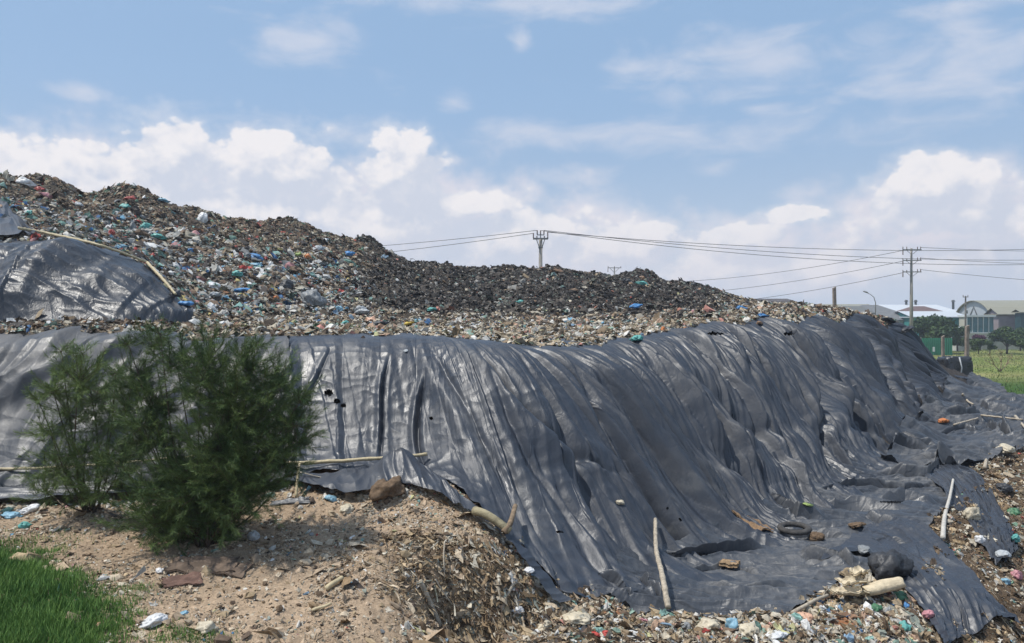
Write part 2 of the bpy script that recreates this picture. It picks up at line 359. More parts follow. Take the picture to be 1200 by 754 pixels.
def m_tarp(name='tarp', base=(0.028, 0.034, 0.047), dust=(0.105, 0.107, 0.112), dust_amt=0.22, r0=0.39, r1=0.54, bump=0.22, flow=0.48):
    def f(t, b):
        tc = t.n('ShaderNodeTexCoord').outputs['Object']
        n1 = t.noise(tc, 0.55, 6, 0.62); n2 = t.noise(tc, 5.0, 8, 0.65); n3 = t.noise(tc, 1.7, 5, 0.6)
        geo = t.n('ShaderNodeNewGeometry'); sz = t.n('ShaderNodeSeparateXYZ'); t.l(geo.outputs['Normal'], sz.inputs[0])
        d = t.m('MULTIPLY', t.mr(n1, 0.40, 0.72), t.mr(n2, 0.30, 0.75), clamp=True)
        d = t.m('MULTIPLY', d, dust_amt * 1.6, clamp=True)
        specks = t.mr(t.noise(tc, 26.0, 2, 0.5), 0.73, 0.78, 0.0, 0.6)
        c = t.mix(d, base, dust)
        c = t.mix(t.m('MULTIPLY', specks, t.mr(n3, 0.45, 0.6)), c, (0.34, 0.31, 0.27))
        at = t.n('ShaderNodeAttribute'); at.attribute_name = 'Col'; sx = t.n('ShaderNodeSeparateXYZ'); t.l(at.outputs['Color'], sx.inputs[0])
        c = t.mix(t.m('MULTIPLY', sx.outputs[0], t.mr(n2, 0.25, 0.7, 0.3, 1.0), clamp=True), c, (0.13, 0.13, 0.13))
        t.l(c, b.inputs['Base Color'])
        t.l(t.m('ADD', t.mr(n3, 0.35, 0.65, r0, r1), t.m('MULTIPLY', d, 0.35)), b.inputs['Roughness'])
        b.inputs['Specular IOR Level'].default_value = 0.6
        # fine crinkles of thin plastic film
        mp = t.n('ShaderNodeMapping'); t.l(tc, mp.inputs[0]); mp.inputs['Scale'].default_value = (1, 0.6, 0.6); mp.inputs['Rotation'].default_value = (0.2, 0.3, 0.5)
        w1 = t.noise(mp.outputs[0], 7.0, 3, 0.5, 0.8); w2 = t.noise(tc, 24.0, 3, 0.55, 0.5)
        cr = t.m('ADD', t.m('MULTIPLY', t.m('ABSOLUTE', t.m('SUBTRACT', w1, 0.5)), -2.0), t.m('MULTIPLY', t.m('ABSOLUTE', t.m('SUBTRACT', w2, 0.5)), -0.55))
        fl = t.n('ShaderNodeAttribute'); fl.attribute_name = 'flow'
        def lines(sx_, sy_, wid, dist, off=0.0):
            q = t.n('ShaderNodeMapping'); t.l(fl.outputs['Vector'], q.inputs[0]); q.inputs['Scale'].default_value = (sx_, sy_, 0); q.inputs['Location'].default_value = (off, off * .7, 0)
            return t.mr(t.m('ABSOLUTE', t.m('SUBTRACT', t.noise(q.outputs[0], 1.0, 1.5, 0.5, dist), 0.5)), 0.0, wid)
        fz = t.n('ShaderNodeSeparateXYZ'); t.l(fl.outputs['Vector'], fz.inputs[0])
        gate = t.mr(n3, 0.38, 0.60)
        f1 = lines(1.15, .13, .04, .5); f2 = lines(3.3, .28, .05, .6, 3.3); f3 = lines(11, 1.0, .10, .7, 7.1)
        big = t.m('ADD', t.m('MULTIPLY', f1, 1.0), t.m('ADD', t.m('MULTIPLY', t.m('MULTIPLY', f2, .42), t.mr(t.noise(tc, .8, 2, .5), .40, .60, .1, 1.0)), t.m('MULTIPLY', t.m('MULTIPLY', f3, .14), gate)))
        big = t.m('MULTIPLY', t.m('MULTIPLY', big, fz.outputs[2]), t.mr(t.noise(tc, .38, 3, .5), .36, .62, .18, 1.0))
        b0 = t.n('ShaderNodeBump'); b0.inputs['Strength'].default_value = flow; b0.inputs['Distance'].default_value = 0.05; t.l(big, b0.inputs['Height'])
        bp = t.n('ShaderNodeBump'); bp.inputs['Strength'].default_value = bump; bp.inputs['Distance'].default_value = 0.03; t.l(b0.outputs[0], bp.inputs['Normal'])
        t.l(cr, bp.inputs['Height']); t.l(bp.outputs[0], b.inputs['Normal'])
    return mat(name, f)
def m_litter(name='litter', rough=0.75, spec=0.25, var=0.3):
    def f(t, b):
        at = t.n('ShaderNodeAttribute'); at.attribute_name = 'Col'
        tc = t.n('ShaderNodeTexCoord').outputs['Object']
        n = t.noise(tc, 30.0, 4, 0.65)
        g = t.mr(n, 0.3, 0.7, 1 - var, 1 + var, smooth=False)
        cc = t.n('ShaderNodeVectorMath', operation='SCALE'); t.l(at.outputs['Color'], cc.inputs[0]); t.l(g, cc.inputs['Scale'])
        t.l(cc.outputs[0], b.inputs['Base Color']); b.inputs['Roughness'].default_value = rough; b.inputs['Specular IOR Level'].default_value = spec
    return mat(name, f)
def m_ground():
    def f(t, b):
        at = t.n('ShaderNodeAttribute'); at.attribute_name = 'Col'
        tc = t.n('ShaderNodeTexCoord').outputs['Object']
        n = t.noise(tc, 9.0, 8, 0.68); n2 = t.noise(tc, 0.35, 6, 0.6); n3 = t.noise(tc, 38.0, 3, 0.6)
        g = t.m('MULTIPLY', t.mr(n, 0.25, 0.75, 0.62, 1.38, smooth=False), t.mr(n2, 0.3, 0.7, 0.85, 1.15))
        g = t.m('MULTIPLY', g, t.mr(n3, 0.3, 0.7, 0.8, 1.2))
        cc = t.n('ShaderNodeVectorMath', operation='SCALE'); t.l(at.outputs['Color'], cc.inputs[0]); t.l(g, cc.inputs['Scale'])
        t.l(cc.outputs[0], b.inputs['Base Color']); b.inputs['Roughness'].default_value = 0.95; b.inputs['Specular IOR Level'].default_value = 0.12
        bp = t.n('ShaderNodeBump'); bp.inputs['Strength'].default_value = 0.9; bp.inputs['Distance'].default_value = 0.03
        t.l(t.m('ADD', n, t.m('MULTIPLY', n3, 0.5)), bp.inputs['Height']); t.l(bp.outputs[0], b.inputs['Normal'])
    return mat('earth', f)
def m_leaf(name, c1, c2, sc=1.2, rough=0.6, trans=0.25):
    def f(t, b):
        at = t.n('ShaderNodeAttribute'); at.attribute_name = 'Col'
        sx = t.n('ShaderNodeSeparateXYZ'); t.l(at.outputs['Color'], sx.inputs[0])
        t.l(t.mix(sx.outputs[0], c1, c2), b.inputs['Base Color']); b.inputs['Roughness'].default_value = rough
        b.inputs['Specular IOR Level'].default_value = 0.25
    return mat(name, f)

# ------------------------------------------------------------------ covered outlines (plan view) of the tarpaulin sheets
def xy(px, py, Y): p = P(px, py, Y); return (p[0], p[1])
crest_xy = [xy(*c) for c, t in RIBS]; toe_xy = [xy(*t) for c, t in RIBS]
COVER = [crest_xy + toe_xy[::-1],
         [xy(-200, 590, 12), xy(120, 588, 12), xy(260, 580, 12), xy(500, 560, 12), xy(600, 500, 13.5), xy(-200, 500, 13.5)],
         [Pz(700, 715), Pz(860, 722), Pz(935, 715), Pz(985, 680), Pz(1060, 680), Pz(1075, 630), Pz(1110, 590), Pz(1140, 548), Pz(1165, 522), (26, 26), (27, 40), (33, 54), (25.8, 44), Pz(1065, 500), Pz(985, 560), Pz(760, 650)],
         [xy(-200, 378, 19.5), xy(110, 378, 19.6), xy(212, 377, 21.4), xy(190, 334, 23.2), xy(165, 311, 23.5), xy(-200, 290, 23.5)]]
def cover_depth(x, y):            # >0 inside the covered area
    d = np.full(np.shape(x), -1e9)
    for p in COVER: d = np.maximum(d, -seg_dist(x, y, p))
    return d

# zones of the open rubbish: returned as weights
def pxof(x, y): return 600 + F * x / np.maximum(y, 1)
def zone_cols(x, y):
    """albedo of the ground between the pieces"""
    n = fbm(x * 0.5, y * 0.5, 4, 20)
    c = np.zeros(x.shape + (3,)); px = pxof(x, y)
    field = np.array([0.150, 0.185, 0.048]); dry = np.array([0.25, 0.235, 0.095]); lush = np.array([0.045, 0.092, 0.018])
    k = sstep(fbm(x * 0.05, y * 0.12, 4, 31) + 0.12 * np.sin(y * 0.13), -0.25, 0.35)[..., None]
    c[:] = field * (1 - k) + dry * k
    near = sstep(y, 76, 58)[..., None]; c = c * (1 - near) + lush * near
    d = seg_dist(x, y, SITE); inside = sstep(-d, -0.3, 0.4)[..., None]
    soil = np.array([0.325, 0.243, 0.168]); trash = np.array([0.085, 0.070, 0.055]); dark = np.array([0.045, 0.040, 0.037]); cream = np.array([0.26, 0.22, 0.165])
    hill = sstep(y, 21, 23)[..., None]; t2 = trash * (1 - hill) + trash * hill
    dk = (sstep(px, 420, 520) * sstep(y, 26, 30))[..., None]; t2 = t2 * (1 - dk) + dark * dk
    front = sstep(y, 14.2, 13.4)[..., None]; s = t2 * (1 - front) + soil * (1 + 0.25 * n[..., None]) * front
    st = (sstep(y, 14.5, 15.5) * sstep(y, 24, 20))[..., None]; s = s * (1 - st) + np.array([0.15, 0.125, 0.095]) * st
    rt = (sstep(px, 1075, 1110) * sstep(y, 26, 24))[..., None]; s = s * (1 - rt) + np.array([0.105, 0.075, 0.05]) * rt
    return c * (1 - inside) + s * inside

# ------------------------------------------------------------------ ground sheet reaching the horizon
def build_ground():
    def axis(core, out, ratio):
        a = list(core); st = core[1] - core[0]; lo = [a[0]]; 
        s = st * 2
        while lo[-1] > -out: lo.append(lo[-1] - s); s *= ratio
        hi = [a[-1]]; s = (core[-1] - core[-2]) * 1.6
        while hi[-1] < out: hi.append(hi[-1] + s); s *= ratio
        return np.array(lo[::-1][:-1] + a + hi[1:])
    xs = axis(np.concatenate([np.arange(-30, -9, 0.12), np.arange(-9, 9, 0.045), np.arange(9, 34, 0.12)]), 3500, 1.16)
    yc = [6.0]
    while yc[-1] < 60: yc.append(yc[-1] * 1.0048)
    ys = axis(np.array(yc), 5000, 1.10)
    X, Y = np.meshgrid(xs, ys, indexing='ij')
    Z = G(X, Y); Z[(np.abs(X) > 39) | (Y > 79)] = 0
    back = sstep(Y, -1, -12); Z = Z * (1 - back) + 1.0 * back * 0
    d = seg_dist(X, Y, SITE); ins = sstep(-d, 0, 0.8)
    cov = sstep(cover_depth(X, Y), -0.12, 0.25)
    damp_ = 1 - .6 * sstep(pxof(X, Y), 840, 880); lump_big = damp_ * 0.42 * fbm(X * 0.9, Y * 0.9, 4, 40) + 0.16 * ridge(X * 1.7, Y * 1.7, 43, 2)
    lump_sm = 0.07 * fbm(X * 1.1, Y * 1.4, 3, 49) + 0.035 * fbm(X * 2.2, Y * 2.2, 4, 50) + 0.05 * ridge(X * 1.3 + Y * .4, Y * 2.1, 52, 3) * sstep(fbm(X, Y, 2, 53), -.1, .4) + 0.018 * fbm(X * 9, Y * 9, 3, 55)
    hillw = sstep(Y, 22, 27); L = lump_sm * (1 - hillw) + lump_big * hillw
    slope_r = sstep(pxof(X, Y), 1060, 1110) * sstep(Y, 27, 24) * sstep(Y, 6, 9); L = L + slope_r * (0.16 * fbm(X * 1.8, Y * 1.8, 4, 63) + .06 * ridge(X * 3, Y * 2, 64, 2)); strip = sstep(Y, 14.5, 16) * (1 - hillw); L = L + strip * 0.07 * fbm(X * 2, Y * 2, 3, 60)
    bank = np.exp(-((pxof(X, Y) - 565) / 70) ** 2) * np.exp(-((Y - 9.7) / 0.8) ** 2) * (Y < 12)
    L = L + bank * (0.30 * fbm(X * 2.6, Y * 2.6, 4, 66) - 0.10)
    Z = Z + ins * (1 - cov) * L - cov * 0.17 - 0.33 * sstep(cover_depth(X, Y), 0.25, 1.1)
    # hidden hollow where the bank has slumped
    for (hx, hy, r, dep) in [(*xy(545, 690, 9.55), 0.30, 0.55), (*xy(520, 690, 9.5), 0.22, 0.3), (*xy(575, 690, 9.6), 0.20, 0.35), (*xy(615, 700, 9.9), 0.22, 0.3), (*xy(500, 720, 9.3), .2, .25)]:
        Z = Z - dep * np.exp(-((X - hx) ** 2 + ((Y - hy) * 0.8) ** 2) / (r * r))
    far = sstep(np.hypot(X, Y), 80, 120); Z = Z + (1 - ins) * 0.10 * fbm(X * .3, Y * .3, 3, 70) * (1 - far)
    V = np.stack([X, Y, Z], -1).reshape(-1, 3); C = zone_cols(X, Y).reshape(-1, 3)
    me = np_mesh('ground', V, grid_faces(len(xs), len(ys)), True, C)
    o = link('ground', me, m_ground()); o['kind'] = 'structure'; return xs, ys, Z
GXS, GYS, GZ = build_ground()
def Gs(x, y):
    """height of the built ground mesh"""
    x = np.asarray(x, float); y = np.asarray(y, float)
    i = np.clip(np.searchsorted(GXS, x) - 1, 0, len(GXS) - 2); j = np.clip(np.searchsorted(GYS, y) - 1, 0, len(GYS) - 2)
    u = (x - GXS[i]) / (GXS[i + 1] - GXS[i]); v = (y - GYS[j]) / (GYS[j + 1] - GYS[j])
    return (GZ[i, j] * (1 - u) + GZ[i + 1, j] * u) * (1 - v) + (GZ[i, j + 1] * (1 - u) + GZ[i + 1, j + 1] * u) * v

def build_water():
    me = poly_mesh('ditch_water', [(8.3, 8.6, 0.27), (13.0, 8.8, 0.27), (13.0, 12.6, 0.27), (8.6, 12.4, 0.27)], [(0, 1, 2, 3)])
    def f(t, b):
        b.inputs['Base Color'].default_value = (0.06, 0.065, 0.06, 1); b.inputs['Roughness'].default_value = 0.06
        bp = t.n('ShaderNodeBump'); bp.inputs['Strength'].default_value = 0.15; bp.inputs['Distance'].default_value = 0.02
        t.l(t.noise(t.n('ShaderNodeTexCoord').outputs['Object'], 9, 3), bp.inputs['Height']); t.l(bp.outputs[0], b.inputs['Normal'])
    o = link('ditch_water', me, mat('ditch_water', f)); o['kind'] = 'structure'
build_water()

# ------------------------------------------------------------------ tarpaulin sheets
def catmull(pts, t):
    """pts (n,k), t array in 0..n-1"""
    n = len(pts); i = np.clip(np.floor(t).astype(int), 0, n - 2); f = (t - i)[..., None]
    p0 = pts[np.clip(i - 1, 0, n - 1)]; p1 = pts[i]; p2 = pts[i + 1]; p3 = pts[np.clip(i + 2, 0, n - 1)]
    return 0.5 * (2 * p1 + (p2 - p0) * f + (2 * p0 - 5 * p1 + 4 * p2 - p3) * f ** 2 + (3 * p1 - p0 - 3 * p2 + p3) * f ** 3)
TRACE_DOWN = [  # creases that run from the crest to the foot: (points), height, width
    ([(545, 398), (572, 425), (600, 468), (632, 508), (667, 535), (705, 557)], .17, .13), ([(737, 403), (772, 440), (791, 468), (804, 490), (829, 529), (855, 560), (899, 594)], .26, .20),
    ([(686, 417), (721, 433), (753, 462), (778, 490), (804, 525), (829, 554), (851, 583)], .20, .16), ([(804, 433), (829, 462), (855, 494), (874, 519), (900, 551), (925, 572)], .32, .26),
    ([(848, 392), (864, 414), (877, 455), (900, 487), (915, 510)], .20, .18), ([(850, 385), (875, 410), (900, 453), (926, 485), (945, 511), (961, 540), (980, 554)], .30, .24),
    ([(872, 505), (900, 527), (926, 556), (953, 583), (969, 590)], .36, .24), ([(905, 380), (930, 405), (958, 448), (980, 472), (988, 500), (1011, 519), (1036, 528)], .30, .26),
    ([(955, 376), (980, 400), (1001, 442), (1027, 480), (1048, 506), (1056, 511)], .34, .28), ([(985, 375), (1010, 400), (1032, 442), (1051, 482), (1070, 495)], .34, .28), ([(990, 465), (1006, 485), (1014, 498), (1040, 517), (1059, 525)], .30, .24),
    ([(1015, 380), (1038, 405), (1059, 440), (1080, 477), (1096, 498)], .34, .3), ([(1040, 385), (1065, 410), (1083, 434), (1101, 461), (1120, 471)], .34, .3), ([(880, 385), (905, 405), (926, 437), (953, 480), (957, 527), (966, 548)], .26, .22),
    ([(930, 378), (955, 400), (977, 440), (980, 466), (990, 506)], .26, .24), ([(455, 424), (450, 445), (447, 465), (448, 500), (446, 535)], .065, .05), ([(499, 440), (493, 470), (489, 500), (490, 530), (497, 548)], .08, .055),
    ([(388, 410), (372, 445), (353, 478)], .04, .05), ([(345, 399), (325, 425), (310, 450)], .04, .05), ([(498, 398), (520, 440), (545, 480), (562, 520), (598, 590)], .07, .14), ([(655, 415), (680, 450), (700, 500), (730, 560), (765, 610), (790, 640)], .12, .14),
    ([(600, 412), (640, 470), (660, 520), (690, 590), (710, 640), (730, 690)], .10, .14), ([(760, 398), (800, 440), (830, 490), (850, 530)], .12, .12), ([(700, 440), (730, 490), (770, 560), (820, 620), (840, 648)], .10, .11), ([(640, 560), (660, 600), (700, 660), (722, 700)], .07, .10),
    ([(820, 400), (845, 440), (880, 490), (915, 540), (950, 578)], .18, .14), ([(560, 420), (585, 480), (615, 540), (650, 600), (690, 670)], .07, .10), ([(968, 376), (992, 402), (1015, 442), (1040, 482), (1058, 502)], .2, .18), ([(1000, 376), (1024, 402), (1046, 442), (1064, 478), (1084, 497)], .2, .18),
    ([(918, 379), (943, 402), (968, 444), (984, 480), (1000, 512)], .18, .16), ([(890, 383), (916, 405), (942, 450), (962, 490), (985, 530), (1000, 545)], .18, .16), ([(700, 406), (740, 440), (765, 478), (790, 520), (820, 570), (850, 610)], .12, .12)]
TRACE_FLAT = [  # creases that run sideways over the terrace
    ([(890, 580), (900, 584), (933, 609), (967, 614)], .16, .10), ([(941, 590), (977, 598), (1020, 600), (1065, 601)], .14, .12), ([(1023, 593), (1060, 592), (1100, 598)], .12, .10), ([(1013, 611), (1054, 615)], .09, .07),
    ([(939, 656), (977, 660), (1000, 667)], .13, .06), ([(775, 646), (790, 653), (840, 651), (898, 648)], .12, .06), ([(744, 683), (756, 696), (772, 707)], .10, .06), ([(700, 682), (716, 692), (735, 706)], .08, .05), ([(1010, 526), (1035, 533), (1059, 535), (1090, 539)], .26, .2),
    ([(1033, 556), (1060, 561), (1086, 562), (1101, 551), (1120, 548)], .2, .16), ([(1048, 511), (1070, 525), (1096, 530)], .2, .18), ([(1155, 503), (1170, 511), (1190, 517)], .22, .2), ([(1107, 489), (1120, 492), (1148, 494)], .2, .3), ([(1154, 501), (1186, 502)], .2, .3), ([(1150, 474), (1199, 477)], .2, .4),
    ([(830, 690), (870, 694), (920, 690)], .07, .05), ([(860, 625), (900, 632), (950, 630), (1000, 634)], .08, .07), ([(960, 574), (1000, 572), (1060, 576), (1090, 570)], .12, .10), ([(800, 672), (850, 668), (890, 676)], .06, .05), ([(1000, 645), (1040, 640), (1070, 648)], .07, .07), ([(1080, 545), (1110, 540), (1140, 535)], .14, .14), ([(1100, 512), (1130, 508), (1150, 512)], .14, .16), ([(1120, 484), (1160, 488), (1195, 486)], .14, .2)]
def traced(X, Y, lst, down):
    Zg = G(X, Y); px = 600 + F * X / Y; py = 377 - F * (Zg - EYE) / Y; out = np.zeros(X.shape)
    for pts, h, w in lst:
        if not down: h = h * 1.5
        p = np.array(pts, float)
        if down:
            yy = np.linspace(p[0, 1], p[-1, 1], 60); xx = np.interp(yy, p[:, 1], p[:, 0]); xx = np.convolve(np.pad(xx, 6, mode='reflect', reflect_type='odd'), np.ones(13) / 13, 'valid')
            sl_ = np.gradient(xx, yy); lx = np.interp(py, yy, xx); cs = 1 / np.sqrt(1 + np.interp(py, yy, sl_) ** 2); d = (px - lx) * cs * Y / F; t = py; a0, a1 = p[0, 1], p[-1, 1]; h = h * (1.15 if 100 < p[0, 0] and p[0, 0] > 540 and h < .2 else 1.0 if h < .2 else .85); w = w * (1 if w < .2 else .9)
        else:
            ly = np.interp(px, p[:, 0], p[:, 1]); d = (py - ly) * Y * Y / (F * 4.0); t = px; a0, a1 = p[0, 0], p[-1, 0]
        wob = .10 * w * noise2(t * .06, t * 0, int(p[0, 0]) % 97); a = (d + wob) / w; f = max(5.0, (a1 - a0) * .25); env = sstep(t, a0 - f * .3, a0 + f) * sstep(t, a1 + f * .5, a1 - f)
        out += env * h * (np.exp(-((a + 1.15) / np.where(a < -1.15, 1.3, .75)) ** 2) - .85 * np.exp(-((a - .35) / .42) ** 2) + .18 * np.exp(-((a - 2.2) / .8) ** 2))
    return out
TOP = np.full((1700, 1500), -9.0)       # highest sheet surface, 4 cm cells
def sheet(name, curves, nu, nv, disp, label, group='black plastic sheets over the rubbish', lift=0.04, edge=0.05, material=None, holes=(), zfun=None, cat='tarpaulin', streak=0.35, over=0.0, flat=False):
    """curves: list over u of equal-length lists of (x,y); disp(S,T,U,V,X,Y)->height along the normal"""
    C = np.array(curves, float)                                   # (nu0, nv0, 2)
    mid_ = C[:, C.shape[1] // 2]; uu = np.linspace(0, len(C) - 1, 400); cm = catmull(mid_, uu); wgt = np.concatenate([[0], np.cumsum(np.hypot(*(np.diff(cm, axis=0).T)) ** 0.65)])
    u = np.interp(np.linspace(0, wgt[-1], nu), wgt, uu); v = np.linspace(0, C.shape[1] - 1, nv)
    a = np.stack([catmull(C[:, j], u) for j in range(C.shape[1])], 1)         # (nu, nv0, 2)
    b = np.stack([catmull(a[:, :, k].T, v) for k in range(2)], -1)             # (nv, nu, 2)
    b = np.swapaxes(b, 0, 1); X, Y = b[..., 0].copy(), b[..., 1].copy()
    # ragged hem
    U = np.linspace(0, 1, nu)[:, None] * np.ones((1, nv)); V = np.linspace(0, 1, nv)[None, :] * np.ones((nu, 1))
    Z0 = G(X, Y)
    ds = np.hypot(np.hypot(np.diff(X, axis=0), np.diff(Y, axis=0)), np.diff(Z0, axis=0)); 
    sm = np.concatenate([[0], np.cumsum(ds.mean(1))]); Sx = sm[:, None] * np.ones((1, nv))
    dt = np.hypot(np.hypot(np.diff(X, axis=1), np.diff(Y, axis=1)), np.diff(Z0, axis=1))
    Tx = np.concatenate([np.zeros((nu, 1)), np.cumsum(dt, axis=1)], 1)
    if edge:
        e = edge * fbm(Sx * 1.5, Tx * 0, 4, 77); q = edge * fbm(Tx * 1.5, Sx * 0, 4, 78)
        dX = np.gradient(X, axis=1); dY = np.gradient(Y, axis=1); L = np.hypot(dX, dY) + 1e-6
        wv = sstep(V, 0.8, 1.0) - sstep(V, 0.2, 0.0); X += dX / L * e * 3 * wv; Y += dY / L * e * 3 * wv
        dX = np.gradient(X, axis=0); dY = np.gradient(Y, axis=0); L = np.hypot(dX, dY) + 1e-6
        wu = sstep(U, 0.9, 1.0) - sstep(U, 0.1, 0.0); X += dX / L * q * 3 * wu; Y += dY / L * q * 3 * wu
    N = Gn(X, Y); D = disp(Sx, Tx, U, V, X, Y) + lift
    Zb = G(X, Y) if zfun is None else zfun(X, Y, U, V)
    Vv = np.stack([X, Y, Zb], -1) + N * D[..., None]
    if over:
        tu = np.stack([np.gradient(X, axis=0), np.gradient(Y, axis=0), np.gradient(Zb, axis=0)], -1); tu /= np.linalg.norm(tu, axis=-1, keepdims=True) + 1e-9
        Dh = D - lift; Vv += tu * (over * np.clip(Dh, -.1, .5))[..., None] * (sstep(U, 0, .02) * sstep(U, 1, .98))[..., None]
    ii = np.clip(np.round((Vv[..., 0] + 34) / .04).astype(int), 0, TOP.shape[0] - 1); jj = np.clip(np.round(Vv[..., 1] / .04).astype(int), 0, TOP.shape[1] - 1); np.maximum.at(TOP, (ii.ravel(), jj.ravel()), Vv[..., 2].ravel())
    Fc = grid_faces(nu, nv)
    if holes:
        cx = Vv.reshape(-1, 3)[Fc[:, 0]]; hx = 600 + F * cx[:, 0] / cx[:, 1]; hy = 377 - F * (cx[:, 2] - EYE) / cx[:, 1]
        k = np.ones(len(Fc), bool)
        for (a0, b0, ra, rb) in holes:
            k &= ((hx - a0) / ra) ** 2 + ((hy - b0) / rb) ** 2 > 1 + 0.6 * noise2(hx * 0.5, hy * 0.5, 88)
        Fc = Fc[k]
    st = sstep(ridge(Sx * 3.2 - Tx * 1.0 * streak, Tx * 0.35, 91, 2) * (0.5 + 0.8 * fbm(Sx * .7, Tx * .7, 3, 92)), 0.35, 0.95) * 0.75
    me = np_mesh(name, Vv.reshape(-1, 3), Fc, True, st.reshape(-1, 1) * np.ones((1, 3)))
    fa = me.attributes.new('flow', 'FLOAT_VECTOR', 'POINT')
    w_ = .25 * fbm(Sx * .5, Tx * .3, 3, 95)
    fv = np.stack([Sx - .05 * Tx + w_, Tx, .16 + .84 * sstep(X, -2.2, 2.0)], -1) if not flat else np.stack([Y * 1.5 + .3 * X + .5 * fbm(X * .6, Y * .8, 3, 96), X * 1.3, 0 * X + .8], -1)
    fa.data.foreach_set('vector', fv.astype(np.float32).reshape(-1))
    o = link(name, me, material or m_tarp()); tag(o, label, cat, group); return o

def lerp_curve(a, b, ts): return [(a[0] + (b[0] - a[0]) * t, a[1] + (b[1] - a[1]) * t) for t in ts]

def folds(S, T, warp=0.5, f1=1.1, f2=3.0, seed=0, stretch=0.18):
    """long creases that run down the sheet (along T)"""
    w = warp * fbm(S * 0.5, T * 0.35, 3, 100 + seed)
    a = noise2((S + w) * f1, T * f1 * stretch, 101 + seed); b = noise2((S + w * 0.7) * f2, T * f2 * stretch * 0.8, 102 + seed)
    c = noise2((S + w * 0.4) * f2 * 2.3, T * f2 * stretch * 1.1, 103 + seed)
    A = 1 - np.abs(a) * 1.6; B = 1 - np.abs(b) * 1.8; Cc = 1 - np.abs(c) * 1.8
    return A, B, Cc
def pleats(S, T, f, seed, warp=0.6, sharp=0.12, pw=1.7, groove=0.0, ts=1.0, gw=0.06):
    """overlapping pleats: rise slowly, then drop away to the right"""
    T = T * ts
    ph = S * f + warp * fbm(S * 0.35 * f, T * 0.22, 3, 130 + seed) + 0.18 * noise2(S * f * 1.1, T * 0.6, 133 + seed)
    k = np.floor(ph); fr = ph - k
    hs = (np.sin(k * 12.9898 + seed) * 43758.5453) % 1.0
    amp = np.clip(0.40 + 0.8 * hs + 0.7 * noise2(k * 7.31, T * 0.45, 134 + seed), 0.0, 1.3)
    sp = sharp * (0.6 + 1.6 * ((hs * 7.7) % 1.0))
    h = np.where(fr < 1 - sp, (fr / (1 - sp)) ** pw, 1 - sstep((fr - (1 - sp)) / sp, 0, 1))
    if groove: h = h - groove * np.exp(-((np.minimum(fr, 1 - fr)) / (gw * (0.6 + .8 * hs))) ** 2) * (amp > .35)
    return h * amp
def crumple(X, Y, f, seed, ax=2.2):
    """loose film lying on the flat: overlapping folds that mostly run sideways"""
    a = pleats(Y * ax + 0.45 * fbm(X * .5, Y * .8, 3, 140 + seed) + .22 * X, X * 1.2, f, seed, 1.3, .28, 1.3, .3, .45)
    b = pleats(X * .8 - Y * 1.3 + .3 * fbm(X, Y, 2, 150 + seed), X * 1.3 + Y, f * .9, seed + 3, 1.4, .3, 1.3, .2, .5)
    return a * (0.6 + .7 * noise2(X * .5, Y * .6, 151 + seed)) + .55 * b * np.clip(.4 + noise2(X * .6 + 5, Y * .6, 152 + seed), 0, 1)
def rumple(S, T, seed, f=2.0):
    w = 0.35 * fbm(S * f * .5, T * f * .5, 2, 120 + seed)
    a = 1 - np.abs(noise2(S * f * .55 + w, T * f * 1.5 - w, 121 + seed)) * 1.7
    b = 1 - np.abs(noise2(S * f * 1.6 - w, T * f * 2.4 + w, 122 + seed)) * 1.7
    return a, b

